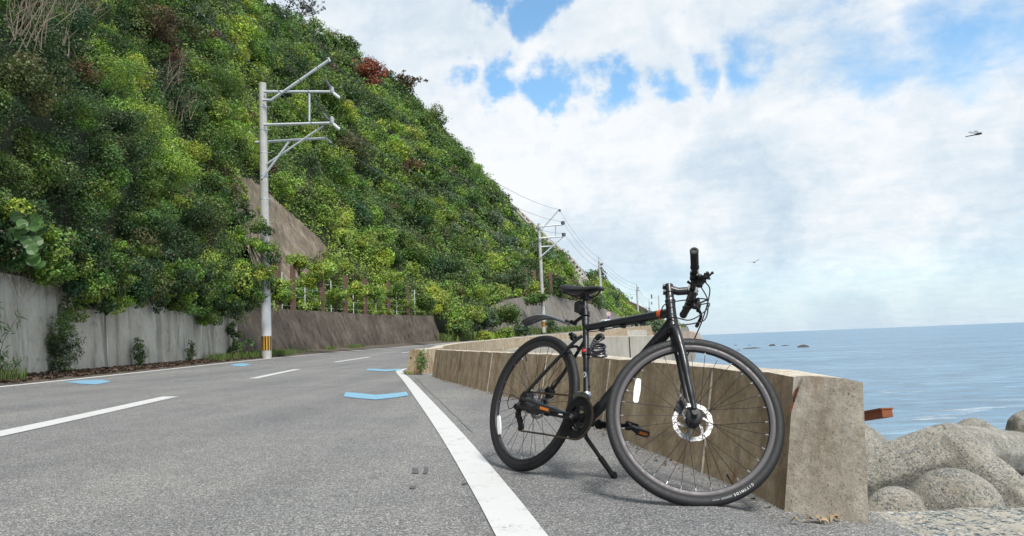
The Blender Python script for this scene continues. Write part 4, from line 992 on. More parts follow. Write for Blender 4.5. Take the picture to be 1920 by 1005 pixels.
    plant('weed', 'low yellowish weed clump at the outer corner of the parapet', 'weed', p, [(.0, 0, .05, .09), (.12, -.05, .04, .08), (-.1, 0, .03, .06), (.03, .02, .22, .03), (.03, .02, .38, .03)], .035, 'lime', stems=4, stemr=.003, aspect=.3, dens=.7, cols=['lime', 'olive', 'tan'])
build_trees()
def blades(name, pts, hgt, wd, col, spread=.6, parent=None, nseg=2, mat='leaf', lean=(0, 0, 0)):
    V = []; Fc = []; K = []
    for p in pts:
        a = rng.uniform(0, 2*pi); h = hgt*rng.uniform(.5, 1.2); s = spread*rng.uniform(.2, 1); dx = np.array([cos(a), sin(a), 0]); sx = np.array([-sin(a), cos(a), 0])*wd*.5*rng.uniform(.6, 1.3)
        k = len(V); p = np.array(p, float); l = np.array(lean)*h
        m = p+np.array([0, 0, h*.6])+dx*h*s*.3+l*.4; t = p+np.array([0, 0, h*(1-.35*s)])+dx*h*s+l
        V += [p-sx, p+sx, m+sx*.8, m-sx*.8, t]; Fc += [(k, k+1, k+2, k+3), (k+3, k+2, k+4)]
        c = np.array(col)*rng.uniform(.6, 1.4); K += [c]*5
    me = bpy.data.meshes.new(name); me.from_pydata([tuple(v) for v in V], [], Fc); ca = me.color_attributes.new('Col', 'FLOAT_COLOR', 'POINT')
    cc = np.ones((len(V), 4), np.float32); cc[:, :3] = np.array(K); ca.data.foreach_set('color', cc.ravel()); me.materials.append(MAT[mat])
    o = bpy.data.objects.new(name, me); COL.objects.link(o)
    if parent: put(o, parent)
    return o
def build_verge():
    pts = []
    for _ in range(1500):
        Y = rng.uniform(10, 13.6); pts.append(off(Y, rng.uniform(3.5, 4.0), .04))
    for _ in range(2600):
        Y = abs(rng.normal())*1.6+rng.choice([24.2, 26.8, 28.2, 29.5]); pts.append(off(Y, rng.uniform(3.45, 4.15), .04))
    for _ in range(900):
        Y = rng.choice([36.5, 39.5, 40.5])+rng.normal()*.35; pts.append(off(Y, rng.uniform(3.9, 4.3), .02))
    for _ in range(4200):
        Y = rng.uniform(52, 110); pts.append(off(Y, rng.uniform(3.5, 4.8), .0))
    far = [p for p in pts if p[1] > 50]; nr = [p for p in pts if p[1] <= 50]
    tag(blades('verge_grass', nr, .30, .012, (.13, .19, .05), .9), 'tufts of grass and weeds along the foot of the left wall', 'grass', kind='stuff')
    tag(blades('verge_grass', far, .75, .07, (.14, .20, .055), .9), 'rough grass at the road edge beyond the dark brown wall', 'grass', kind='stuff')
    # dry leaf litter between the edge line and the wall
    n = 9000; Y = rng.uniform(9, 30, n); d = 3.42+.62*rng.random(n)**.8; C = np.array([off(y, dd, .035+.09*max(0, dd-3.5)+rng.uniform(0, .03)) for y, dd in zip(Y, d)])
    N = rng.normal(size=(n, 3))*.5+np.array([0, 0, 1]); K = np.array([(.10, .068, .05)])*rng.uniform(.4, 1.6, (n, 1))*np.array([1, 1, 1]); 
    o = leaf_mesh('leaf_litter', C, N, rng.uniform(.05, .12, n), K, 'litter'); tag(o, 'strip of brown fallen leaves between the edge line and the grey wall', 'leaf litter', kind='stuff')
    # hanging dry rootlets and twigs under the shrubs at the left
    mb = MB()
    for k in range(150):
        u = rng.uniform(0, 230); Y = np.interp(u, [0, 487], [13.0, 27]); p = off(Y, 4.08); p = np.array([p[0], p[1], off(Y, 4.15)[2]+1.95]); L = rng.uniform(.15, .5); j = rng.normal(size=3)*.12; p = p+np.array([rng.uniform(0, .15), rng.uniform(-.4, .4), rng.uniform(-.1, .3)])
        mb.tube([p, p+np.array([j[0]*.4, j[1]*.4, -L*.5]), p+np.array([j[0], j[1], -L])], [.006, .004, .002], 4)
    tag(mb.build('hanging_roots', 'dead_wood', smooth=0), 'dry brown rootlets hanging over the top of the grey wall at the far left', 'roots', kind='stuff')
    # bare twig thickets
    def thicket(label, u0, u1, v0, v1, Y, n, L):
        root = empty('bare_thicket', at((u0+u1)/2, v1, Y)); tag(root, label, 'dead branches'); mb = MB()
        for k in range(n):
            a = hit(rng.uniform(u0, u1), rng.uniform((v0+v1)/2, v1))+np.array([.5, -.5, 0]); d = np.array([rng.normal()*.45, rng.normal()*.2, 1.]); d /= np.linalg.norm(d); l = L*rng.uniform(.5, 1.2)
            b = a+d*l*.5+rng.normal(size=3)*.04; c = a+d*l+rng.normal(size=3)*.12; mb.tube([a, b, c], [.014, .009, .003], 5)
            for q in range(3):
                s_ = a+(c-a)*rng.uniform(.3, .9); e = s_+(d+rng.normal(size=3)*.7)*l*.3; mb.tube([s_, e], [.006, .002], 4)
        tag(put(mb.build('branches', 'dead_wood', smooth=0), root), kind='stuff')
    thicket('tangle of bare pale twigs at the upper left among the shrubs', 5, 150, 10, 130, 14.3, 46, 1.6)
    thicket('bare twigs poking out beside the brown leaved shrub', 250, 330, 90, 200, 23.6, 26, 1.3)
    thicket('grey bare branches in the shrubs above the bright green bush', 300, 370, 180, 240, 25, 22, 1.2)
    # dead tree and pine on the skyline
    def bare_tree(label, u, v, Y, h, leafcol, r, n=14):
        base = hit(u, v+4); h = h*base[1]/Y; r = r*base[1]/Y; root = empty('tree', base); tag(root, label, 'tree'); mb = MB(); tips = []
        top = base+np.array([.15*h, 0, h*.7]); mb.tube([base, base+np.array([-.05*h, 0, h*.35]), top], [.05*h*.6, .035*h*.6, .012*h], 6)
        for k in range(n):
            s_ = base+(top-base)*rng.uniform(.3, 1); e = s_+np.array([rng.normal()*.45, rng.normal()*.25, rng.uniform(.1, .6)])*h*.6; m = (s_+e)/2+rng.normal(size=3)*.05*h
            mb.tube([s_, m, e], [.012*h, .008*h, .004*h], 5); tips += [m, e]
            for q in range(3): e2 = m+(e-m)*rng.uniform(0, 1)+rng.normal(size=3)*.12*h; mb.tube([m, e2], [.005*h, .002*h], 4); tips.append(e2)
        put(mb.build('trunk', 'bark', smooth=0), root)
        A = cat4([crown_leaves(t, r*rng.uniform(.5, 1.2), lsize(Y)*.85, leafcol, nsub=3, dens=.55, facing=False) for t in tips]); put(leaf_mesh('crown', A[0], A[1], A[2], A[3]), root)
    bare_tree('thin dying brown tree leaning out on the skyline right of the rusty red tree', 768, 160, 117, 4.2, PAL['brown'], .45, 16)
    bare_tree('sparse pine with twisted open branches at the top edge of the picture', 566, 27, 78, 3.6, (.03, .05, .03), .26, 12)
    bare_tree('thin leafless sapling on the skyline left of the twisted pine', 540, 15, 76, 3.0, (.05, .06, .03), .12, 8)
    # big round leaves of the kudzu at the left edge
    base = at(25, 490, 13.0); root = empty('kudzu_vine', base); tag(root, 'vine with big round green leaves at the left edge above the wall', 'vine')
    C = []; n = 75
    for k in range(n): C.append(at(rng.uniform(-60, 76), rng.uniform(405, 500), 12.9+rng.uniform(-.3, .35)))
    mb = MB(); 
    for c in C:
        nrm = np.array([.45, -.75, .45])+rng.normal(size=3)*.35; nrm /= np.linalg.norm(nrm); u = np.cross(nrm, [0, 0, 1.]); u /= np.linalg.norm(u); w_ = np.cross(u, nrm); r = rng.uniform(.06, .125)
        ring = [c+r*(cos(2*pi*j/9)*u*(1-.1*cos(2*pi*j/9))+sin(2*pi*j/9)*w_)+nrm*r*.10*(1 if j % 2 else .4) for j in range(9)]; k = len(mb.v)
        mb.add(ring+[c-nrm*r*.12], [(j, (j+1) % 9, 9) for j in range(9)])
    o = mb.build('leaves', 'leaf', smooth=0); ca = o.data.color_attributes.new('Col', 'FLOAT_COLOR', 'POINT'); m_ = len(o.data.vertices); cc = np.ones((m_, 4), np.float32)
    cc[:, :3] = (np.array([(.075, .15, .045)])*np.repeat(rng.uniform(.6, 1.5, (n, 1)), 10, 0)[:m_]); ca.data.foreach_set('color', cc.ravel()); put(o, root)
    mb = MB(); 
    for k in range(10): a = C[k]+np.array([0, .1, .3]); mb.tube([a, C[k+10], C[k+20]], [.006, .005, .003], 5)
    put(mb.build('stem', 'bark', smooth=0), root)
    # bamboo-like shoot in front of the wall, left edge
    base = at(-10, 722, 12.6); base[2] = off(12.6, 3.7)[2]; root = empty('bamboo', base); tag(root, 'bamboo grass with long narrow leaves at the left edge of the picture', 'bamboo')
    mb = MB(); C = []; N = []; Ls = []; K = []
    for k in range(13):
        e = at(rng.uniform(-30, 62), rng.uniform(560, 700), 12.4+rng.uniform(-.3, .4)); m = (base+e)/2+np.array([-.08, 0, .12]); mb.tube([base+rng.normal(size=3)*.03, m, e], [.007, .005, .002], 5)
        for q in range(16):
            s_ = m+(e-m)*rng.uniform(.3, 1.1); d = np.array([rng.normal()*.8, rng.normal()*.3, -.5+rng.normal()*.5]); d /= np.linalg.norm(d); C.append(s_+d*.07); N.append(d); Ls.append(rng.uniform(.12, .20)); K.append(np.array([.045, .085, .03])*rng.uniform(.6, 1.5))
    put(mb.build('stem', 'bark', smooth=0), root)
    n = len(C); N2 = rng.normal(size=(n, 3)); me = leaf_mesh('leaves', np.array(C), N2+np.array([.2, -.6, .5]), np.array(Ls), np.array(K), aspect=.14, droop=(.2, 0, -.9)); put(me, root)
    # silver grass tuft hanging from the wall top
    base = off(22.6, 4.1)+np.array([0, 0, 2.2]); root = empty('grass_tuft', base); tag(root, 'tuft of long arching grass hanging over the wall top left of the first pole', 'grass')
    put(blades('blades', [base+rng.normal(size=3)*.06 for _ in range(90)], .75, .02, (.11, .17, .05), 1.3, lean=(.3, -.1, -.55)), root)
build_verge()
# ------------------------------------------------------------------ crib lattice on the ridge
def build_crib():
    top = [(936, 361), (962, 368), (990, 392), (1020, 426), (1048, 458), (1072, 492), (1092, 520), (1103, 536)]; n = 26
    U = np.array(top, float); S_ = np.linspace(0, len(U)-1, n); tu = np.interp(S_, range(len(U)), U[:, 0]); tv = np.interp(S_, range(len(U)), U[:, 1])
    rows = []
    for k in range(4):
        o = np.interp(S_, [0, 2, len(U)-1], [10, 20, 16])*k/3; rows.append([hit(a-q*.85, b+q*.75, 5) for a, b, q in zip(tu, tv, o)])
    R_ = np.array(rows)
    for _ in range(3): R_[:, 1:-1] = (R_[:, :-2]+2*R_[:, 1:-1]+R_[:, 2:])/4
    R_ += np.array([.45, -.75, .7])
    root = empty('lattice_frame', R_[1, 12]); tag(root, 'brownish concrete lattice frame running down the ridge skyline', 'slope frame'); up = np.array([.5, -.5, .7]); mb = MB()
    for r in R_:
        for a, b in zip(r[:-1], r[1:]): mb.beam(a, b, .55, .45, up)
    for i in range(n):
        for k in range(3): mb.beam(R_[k, i]+up*.05, R_[k+1, i]+up*.05, .5, .4, up)
    put(mb.build('beam_grid', 'crib', smooth=0), root)
    mb = MB(); mb.grid(R_-up*.3); put(mb.build('infill', 'rock', smooth=0), root)
build_crib()
# ------------------------------------------------------------------ utility poles
def pole(label, u0, v0, u1, v1, Y, r0, r1, arms, band=True, group='utility poles along the road', detail=True, steelpole=False):
    b = at(u0, v0, Y); t = at(u1, v1, Y); b[2] -= .3
    t2 = np.array([b[0]*.0+t[0], Y, t[2]]); root = empty('utility_pole', b); tag(root, label, 'utility pole', group)
    L = t2-b; n = 8; mb = MB(); mb.tube([b+L*k/n for k in range(n+1)], [r0+(r1-r0)*k/n for k in range(n+1)], 20); put(mb.build('shaft', 'pole'), root)
    at_l = lambda h: b+L*(h/np.linalg.norm(L)); rl = lambda h: r0+(r1-r0)*h/np.linalg.norm(L)
    if band:
        z0 = .3+.28; mb = MB(); R_ = rl(z0)+.006; mb.tube([at_l(z0), at_l(z0+.52)], [R_, R_], 24); put(mb.build('hazard_band', 'yellow'), root)
        mb = MB(); 
        for k in range(0, 24, 2):
            a0 = 2*pi*k/24; pr = []
            for a in (a0, a0+2*pi/48, a0+2*pi/24): pr.append(np.array([cos(a), sin(a), 0])*(R_+.004))
            A = at_l(z0+.005); B = at_l(z0+.515); mb.add([A+q for q in pr]+[B+q for q in pr], [(0, 1, 4, 3), (1, 2, 5, 4)])
        put(mb.build('hazard_stripe', 'black_band'), root)
        mb = MB(); R_ = rl(1.1)+.004; mb.tube([at_l(z0+.53), at_l(2.6)], [R_+.002, R_-.004], 24); put(mb.build('white_sleeve', 'pole_white'), root)
    for (kind, pts, r) in arms:
        P = [at(u, v, Y-dy) for (u, v, dy) in pts]; mb = MB()
        if kind == 'insulator':
            a, c = P[0], P[-1]; d = c-a; 
            prof = [(0, r*.4)]
            for k in range(4): prof += [(.1+.22*k, r*.45), (.14+.22*k, r), (.24+.22*k, r*.9)]
            Ln = np.linalg.norm(d); mb.lathe(a, d, [(h*Ln, q) for h, q in prof]+[(Ln, r*.3)], 12); m = 'insul'
        elif kind == 'dark_fitting': mb.tube(P, r, 8); m = 'wire'
        else: mb.tube(P, r, 8); m = 'steel'
        put(mb.build(kind, m, smooth=50), root)
    if detail:
        for h in np.arange(2.7, np.linalg.norm(L)-.4, .9):
            mb = MB(); p = at_l(h); mb.lathe(p, (0, 0, 1), [(0, rl(h)+.008), (.05, rl(h)+.008)], 20); mb.tube([p+np.array([0, 0, .02]), p+np.array([.30, 0, .02])], .008, 6); put(mb.build('step_bolt', 'steel'), root)
    return root
pole('grey concrete utility pole by the near wall with a black and yellow striped base', 500, 671, 492.4, 156, 28, .185, .135,
     [('arm', [(495, 172, .2), (622, 172, .2)], .055), ('arm', [(495, 234, .2), (622, 230.5, .2)], .055), ('arm', [(479, 267, -.2), (611, 259, -.2)], .055),
      ('arm', [(493, 187.5, .25), (509, 187.5, .25), (616, 113, .25)], .055), ('strut', [(580, 173, .2), (580, 231, .2)], .04), ('brace', [(606, 236, .1), (501, 307, .1)], .04), ('brace', [(541.5, 266, .15), (491, 335, .15)], .045),
      ('insulator', [(622, 163, .2), (622.5, 174, .2)], .09), ('insulator', [(624, 174, .2), (637, 184, .2)], .07), ('insulator', [(622, 219, .2), (622.5, 232, .2)], .09), ('insulator', [(624, 232, .2), (637, 243, .2)], .07),
      ('insulator', [(611, 259, -.2), (621, 268, -.2)], .04), ('dark_fitting', [(611, 152, .2), (616, 160, .2), (622, 166, .2)], .06), ('dark_fitting', [(606, 213, .2), (613, 222, .2), (620, 227, .2)], .05), ('insulator', [(615, 108, .25), (618, 116, .25)], .06)])
pole('white utility pole behind the rear mudguard of the bicycle', 1019.5, 618, 1010.4, 419, 75, .19, .15,
     [('arm', [(1010, 425, .3), (1056, 421, .3)], .08), ('arm', [(1011, 447, .3), (1057, 443, .3)], .08), ('arm', [(1012, 463, 0), (1041, 461, 0)], .07), ('arm', [(1015, 431, .3), (1048, 393, .3)], .08), ('strut', [(1042, 423, .3), (1042, 444, .3)], .06),
      ('brace', [(1056, 444, .3), (1013, 482, .3)], .07), ('dark_fitting', [(1055, 415, .3), (1056, 421, .3)], .2), ('dark_fitting', [(1057, 437, .3), (1057, 443, .3)], .2), ('dark_fitting', [(1048, 393, .3), (1051, 396, .3)], .12)], detail=False)
pole('third utility pole in line, right behind the bicycle saddle', 1130, 614, 1123.5, 490, 115, .24, .19,
     [('rod', [(1123.5, 492, 0), (1122.8, 482, 0)], .07), ('dark_fitting', [(1127, 494, 0), (1129, 497, 0)], .25), ('dark_fitting', [(1126, 502, 0), (1129, 504, 0)], .25), ('arm', [(1123.5, 503, 0), (1130, 503, 0)], .08), ('arm', [(1123.5, 496, 0), (1129, 496, 0)], .08)], band=False, detail=False)
pole('fourth utility pole, small above the top tube', 1198, 612, 1194, 541, 160, .22, .17,
     [('rod', [(1194, 542, 0), (1193.4, 532, 0)], .07), ('dark_fitting', [(1195.5, 539, 0), (1196.5, 540, 0)], .25), ('dark_fitting', [(1195.5, 544, 0), (1196.5, 545, 0)], .25)], band=False, detail=False)
pole('fifth and faintest utility pole left of the twin arm pole', 1219, 604, 1217.2, 565, 235, .2, .15, [('rod', [(1217.2, 566, 0), (1217, 560, 0)], .07), ('dark_fitting', [(1217, 577, 0), (1217.4, 579, 0)], .3)], band=False, detail=False)
pole('distant pole with two long thin arms reaching left, above the orange decal', 1237, 606, 1235, 554, 185, .16, .13,
     [('arm', [(1235, 554.5, 0), (1222, 554, 0)], .06), ('arm', [(1235, 560, 0), (1227, 557, 0)], .05), ('arm', [(1235.4, 569.5, 0), (1222, 569, 0)], .06), ('dark_fitting', [(1221.5, 552, 0), (1222, 560, 0)], .16), ('dark_fitting', [(1222, 566, 0), (1222, 571, 0)], .14)], band=False, detail=False)
def sagline(a, b, sag, n=14):
    a, b = np.array(a), np.array(b); return [a+(b-a)*k/n-np.array([0, 0, 4*sag*(k/n)*(1-k/n)]) for k in range(n+1)]
def build_wires():
    runs = [('topmost overhead wire, tied to the tips of the slanting arms', (564, 25, 22), (616, 113, 27.75), (1048, 393, 74.7), (1123, 483, 115), (1193.4, 533, 160), (1217, 561, 235)),
            ('overhead wire on the upper level arm of the poles', (518, 8, 19.5), (621, 166, 27.8), (1055, 416, 74.7), (1128, 495, 115), (1196, 540, 160), (1217, 566, 235)),
            ('overhead wire on the second level arm of the poles', (447, 0, 18.5), (620, 226, 27.8), (1057, 438, 74.7), (1128, 503, 115), (1196, 545, 160), (1217.3, 578, 235)),
            ('lowest overhead wire, tied to the short bottom arm of the poles', (351, 0, 17), (620, 267, 28.2), (1041, 461, 75), (1126, 520, 115), (1195, 552, 160), (1217.5, 582, 235))]
    for lab, *P in runs:
        Q = [at(*p) for p in P]; d = Q[0]-Q[1]; st = Q[1]+d*((28+12)/(28-Q[0][1])) if False else Q[0]+d*1.3
        pts = [st]+[Q[0]]+[Q[1]]
        for a, b, s_ in zip(Q[1:-1], Q[2:], (1.0, .7, .8, 1.0)): pts += sagline(a, b, s_)[1:]
        r = [np.interp(p[1], [20, 75, 235], [.012, .013, .02]) for p in pts]
        mb = MB(); mb.tube(pts, r, 6); tag(mb.build('power_line', 'wire'), lab, 'overhead wire')
build_wires()
# ------------------------------------------------------------------ cars and sign
def car(label, u, v, Y, yaw, paint_, w_=1.7, h=1.55, l=4.2):
    c = at(u, v, Y); root = empty('parked_car' if False else 'car', c); tag(root, label, 'car'); Rz = np.array([[cos(yaw), -sin(yaw), 0], [sin(yaw), cos(yaw), 0], [0, 0, 1]])
    T = lambda p: c+Rz@p
    sec = [(-l/2, .35, .62), (-l/2+.05, .25, .92), (-l*.28, .22, 1.0), (-l*.14, .22, 1.02), (l*.1, .22, 1.03), (l*.33, .22, 1.0), (l/2-.03, .25, .95), (l/2, .35, .6)]
    mb = MB(T); G = []
    for (y, z0, z1) in sec:
        hw = w_/2*(.93 if abs(y) > l*.45 else 1); G.append([np.array([x*hw, y, z]) for x, z in ((-1, z0), (-1.0, (z0+z1)/2), (-.93, z1), (0, z1+.03), (.93, z1), (1.0, (z0+z1)/2), (1, z0))])
    mb.grid(G); n = 7; mb.f.append(tuple(range(n))); mb.f.append(tuple((len(G)-1)*n+j for j in range(n))); mb.mi += [0, 0]
    hh = h
    cab = [(-l*.27, 1.0, .90), (-l*.10, hh-.05, .72), (0, hh, .70), (l*.25, hh-.03, .70), (l*.42, 1.0, .86)]
    G = [[np.array([-w_/2*k, y, 1.0]), np.array([-w_/2*k, y, z]), np.array([0, y, z+.03]), np.array([w_/2*k, y, z]), np.array([w_/2*k, y, 1.0])] for (y, z, k) in cab]; 
    mb.grid(G); put(mb.build('body', paint_, smooth=30), root)
    mb = MB(T); y0, y1 = -l*.255, -l*.115; mb.add([np.array(p) for p in ((-w_*.42, y0-.04, 1.06), (w_*.42, y0-.04, 1.06), (w_*.345, y1-.04, hh-.1), (-w_*.345, y1-.04, hh-.1))], [(0, 1, 2, 3)]); put(mb.build('windscreen', 'carglass', smooth=0), root)
    for s in (-1, 1):
        mb = MB(T); mb.box((s*w_*.36, -l/2+.02, .68), (.34, .08, .16)); put(mb.build('headlight', 'lamp'), root)
        mb = MB(T); mb.box((s*w_*.40, -l*.02, 1.22), (.02, l*.3, .3)); put(mb.build('side_window', 'carglass'), root)
        for y in (-l*.31, l*.31): mb = MB(T); mb.cyl((s*w_*.5, y, .3), (s*w_*.38, y, .3), .3, 18); put(mb.build('wheel', 'rubber'), root)
    mb = MB(T); mb.box((0, -l/2-.005, .5), (.5, .02, .14)); put(mb.build('number_plate', 'signw'), root)
car('white car on the far bend, its roof showing over the bicycle top tube', 1137, 621, 100, -.12, 'carwhite')
car('dark car further round the bend, seen under the bicycle top tube', 1182, 620.5, 132, -.15, 'cardark', w_=1.65, h=1.5)
def sign():
    b = at(1142, 622, 108); root = empty('road_sign', b); tag(root, 'two round traffic signs on one thin post beside the white car', 'road sign'); mb = MB(); t = at(1142, 587, 108); t[0] = b[0]; mb.tube([b, t], .04, 8); put(mb.build('post', 'white_post'), root)
    for (v, m) in ((588.5, 'signpink'), (595.5, 'signblue')):
        c = at(1141, v, 107.9); mb = MB(); mb.cyl(c, c+np.array([0, -.03, 0]), .29, 24); o = put(mb.build('sign_disc', m), root)
        mb = MB(); mb.lathe(c+np.array([0, -.035, 0]), (0, -1, 0), [(0, .29), (.01, .29), (.01, .22), (0, .22)], 24, closed=True); put(mb.build('sign_rim', 'signpink' if m == 'signblue' else 'signw'), root)
sign()
# ------------------------------------------------------------------ rocks, blocks, beam
def searocks():
    labs = ['largest brown rock standing out of the sea, rightmost of the line', 'squat brown rock in the sea, next left of the largest', 'low dark rock between the two tall ones in the sea', 'long flat dark reef just breaking the water', 'tiny rock awash left of the long reef', 'small far rock just beyond the long reef']
    for (u, v, w_, h, lab) in ((1506, 651, 24, 8, labs[0]), (1448, 648.5, 14, 6, labs[1]), (1472, 648.5, 15, 3.2, labs[2]), (1410, 653.5, 34, 3.4, labs[3]), (1384, 656.5, 8, 2, labs[4]), (1405, 647.5, 5, 2, labs[5]), (1379, 647.8, 6, 2.2, 'small dark rock at the left end of the line beside the wheel')):
        D = ray(u, v); k = (-4.0-H)/D[2]; p = EYE+D*k; W_ = w_*p[1]/F; Hh = h*.62*p[1]/F; mb = MB(); mb.sphere(p+np.array([0, 0, -.1*Hh]), 1, 18, (W_/2, W_/3, Hh))
        mb.v = [tuple(np.array(q)+np.array([0, 0, 1.])*max(0, q[2]+4)*(.55*float(nz(np.array(q), 2.2, 1)))+np.array([.2, 0, 0])*float(nz(np.array(q), 1.5, 4))) for q in mb.v]
        tag(mb.build('sea_rock', 'searock', smooth=20), lab, 'rock')
searocks()
def remesh(o, vox, sm=6):
    m = o.modifiers.new('remesh', 'REMESH'); m.mode = 'VOXEL'; m.voxel_size = vox; m.use_smooth_shade = True
    s_ = o.modifiers.new('smooth', 'SMOOTH'); s_.iterations = 3; s_.factor = .6
    tx = bpy.data.textures.new(o.name, 'CLOUDS'); tx.noise_scale = .12; d = o.modifiers.new('rough', 'DISPLACE'); d.texture = tx; d.strength = .018; d.texture_coords = 'GLOBAL'; d.mid_level = .5
def tetra(label, c, legs, r0=.34, r1=.25, vox=.028, mat='tetra', ns=20):
    mb = MB(); c = np.array(c, float); mb.sphere(c, r0*(1.02 if ns > 8 else .96), 16)
    for (dx, dy, dz, L) in legs:
        d = np.array([dx, dy, dz], float); d /= np.linalg.norm(d); mb.lathe(c, d, [(0, r0), (L*.5, (r0+r1)/2), (L-.06, r1), (L, r1-.06)], ns)
    o = mb.build('tetrapod', mat); remesh(o, vox); tag(o, label, 'concrete block', 'wave breaking blocks beyond the parapet'); return o
tetra('large concrete leg lying across, bent like an elbow, right of the parapet end', at(1778, 846, 6.2), [(-1.0, .10, -.30, 1.7), (1, .75, -.16, 1.9), (.55, -.8, -.75, 1.0), (-.1, .3, -1, 1)], .235, .185, vox=.018, ns=8)
tetra('lower concrete block in the shade beneath the elbow shaped leg', at(1745, 925, 6.9), [(-1.0, -.1, -.1, 1.2), (1, .1, -.1, 1.3), (.1, -.9, -.7, .7)], .33, .27, vox=.024, ns=8)
tetra('rounded block end bulging up in front of the elbow shaped leg', at(1792, 962, 4.7), [(0, -.15, 1, .10), (.5, .6, -1, .8), (-.8, .4, -.9, .8)], .27, .22)
tetra('small low block end between the parapet and the rounded block end', at(1683, 972, 4.7), [(-.1, 0, 1, .06), (.3, .6, -1, .8), (-.8, .4, -.9, .8)], .19, .17)
tetra('dark block with a flat angular tip at the right edge of the picture', at(1955, 872, 7.6), [(-.12, -.1, 1, .52), (1, .2, -.5, 1), (-.9, .4, -.6, 1), (.2, -1, -.5, .9)], .36, .24, vox=.022, ns=7)
tetra('pale block sloping down towards the sea behind the parapet end', at(1590, 850, 7.2), [(-.35, .1, 1, .42), (1, .25, -.55, 1.1), (-1, .2, -.5, 1.0), (.1, -.9, -.5, .9)], .33, .18)
tetra('distant pale block top between the elbow shaped leg and the dark block', at(1828, 822, 9.0), [(-.2, .2, 1, .1), (1, .3, -.6, 1), (-1, .3, -.6, 1)], .24, .2)
def slab():
    mb = MB(); G = []
    for y in np.linspace(1.0, 3.52, 124):
        row = []
        for x in np.linspace(1.16, 4.4, 120):
            e = min((3.52-y)/.10, 1); z = -.115-.075*min(1, max(0, (x-1.25)/.35))-.10*(1-sqrt(max(0, 1-(1-e)**2)))+.007*float(nz(np.array([x, y, 0]), 16, 2))+.004*float(nz(np.array([x, y, 0]), 45, 2)); row.append((x, y, z))
        G.append(row)
    G.append([(x, 3.53, -1.2) for x in np.linspace(1.16, 4.4, 120)])
    mb.grid(G); tag(mb.build('concrete_slab', 'slab'), 'flat slab of coarse pebbly concrete just beyond the parapet end', 'concrete slab')
slab()
def beam():
    a = at(1606, 784, 5.6); b = at(1664, 774.5, 5.0); mb = MB(); mb.beam(a-(b-a)*.8, b, .065, .052); mb.beam(a-(b-a)*.8+[0, 0, .03], b+[0, 0, .03], .08, .010)
    tag(mb.build('steel_beam', 'rust', smooth=0), 'rusty steel beam end sticking out behind the parapet over the sea', 'steel beam')
beam()
def debris():
    base = cast(1540, 980, 2.5); n = 16; C = base+rng.normal(size=(n, 3))*np.array([.045, .015, .004])+np.array([0, 0, .012]); C[:, 2] = -.055
    o = leaf_mesh('dry_husks', C, rng.normal(size=(n, 3))*.4+np.array([0, 0, 1]), rng.uniform(.03, .06, n), np.array([(.42, .32, .20)])*rng.uniform(.6, 1.2, (n, 1)), 'litter', aspect=.35, bend=.3); tag(o, 'pale dry husks lying at the foot of the parapet end', 'debris', kind='stuff')
    n = 220; C = []
    for _ in range(n):
        Y = rng.uniform(3, 14); x_ = w1x(Y)-abs(rng.normal())*.06-.01; C.append((x_, Y, gz(x_, Y)+.006))
    o = leaf_mesh('parapet_litter', np.array(C), rng.normal(size=(n, 3))*.4+np.array([0, 0, 1]), rng.uniform(.012, .04, n), np.array([(.20, .13, .08)])*rng.uniform(.4, 1.6, (n, 1)), 'litter'); tag(o, 'dry leaves and grit gathered along the foot of the near parapet', 'leaf litter', kind='stuff')
debris()
# ------------------------------------------------------------------ dragonflies
def dragonfly(label, u, v, Y, yaw, roll, span=.09):
    c = at(u, v, Y); root = empty('dragonfly', c); tag(root, label, 'dragonfly'); E_ = Euler((roll, 0, yaw)).to_matrix(); Rm = np.array(E_); T = lambda p: c+Rm@p
    mb = MB(T); mb.tube([(.018, 0, 0), (.010, 0, .001), (0, 0, .001), (-.010, 0, 0), (-.045, 0, .001)], [.0035, .005, .0045, .0022, .0016], 8); put(mb.build('body', 'insect'), root)
    for x, sw in ((.004, .15), (-.004, -.15)):
        for s in (-1, 1):
            mb = MB(T); L = span/2; pr = [(x, 0), (x+.006+sw*L*.5, L*.4), (x+.004+sw*L, L*.9), (x+sw*L-.004, L), (x+sw*L-.011, L*.85), (x-.007+sw*L*.4, L*.35)]
            mb.prism([(a, s*b, b*.25+.002) for a, b in pr], (0, 0, 0), (0, 0, .0006)); put(mb.build('wing', 'wing', smooth=0), root)
dragonfly('dragonfly gliding at the right side of the sky', 1832, 252, 3.1, -.9, .1, .085)
dragonfly('tiny dragonfly low in the sky right of the handlebar', 1414, 492, 6.0, .9, -.15, .10)
# ------------------------------------------------------------------ the bicycle (local axes: x forward, y left, z up; origin at the rear contact point)
BP = dict(x=-.0123, y=3.7526, psi=-.94447, lean=.30697, bp=.0124, steer=.78402, wb=1.0344, ha=1.24547, off=.04523)
def rotm(ax, a):
    ax = np.array(ax, float); ax /= np.linalg.norm(ax); K = np.array([[0, -ax[2], ax[1]], [ax[2], 0, -ax[0]], [-ax[1], ax[0], 0]]); return np.eye(3)+sin(a)*K+(1-cos(a))*K@K
BM = rotm((0, 0, 1), BP['psi'])@rotm((1, 0, 0), -BP['lean'])@rotm((0, 1, 0), BP['bp']); BT = np.array([BP['x'], BP['y'], 0])
HA = BP['ha']; HD = np.array([-cos(HA), 0, sin(HA)]); FW = np.array([sin(HA), 0, cos(HA)]); FAX = np.array([BP['wb'], 0, .345]); SB = FAX-FW*BP['off']; SM = rotm(HD, BP['steer'])
def ST(p): return SB+SM@(np.array(p, float)-SB)
def hpt(l, f=0, y=0): return SB+HD*l+FW*f+np.array([0, y, 0])
bike = empty('bicycle'); mw = Matrix.Identity(4)
for i in range(3):
    for j in range(3): mw[i][j] = BM[i][j]
    mw[i][3] = BT[i]
bike.matrix_world = mw
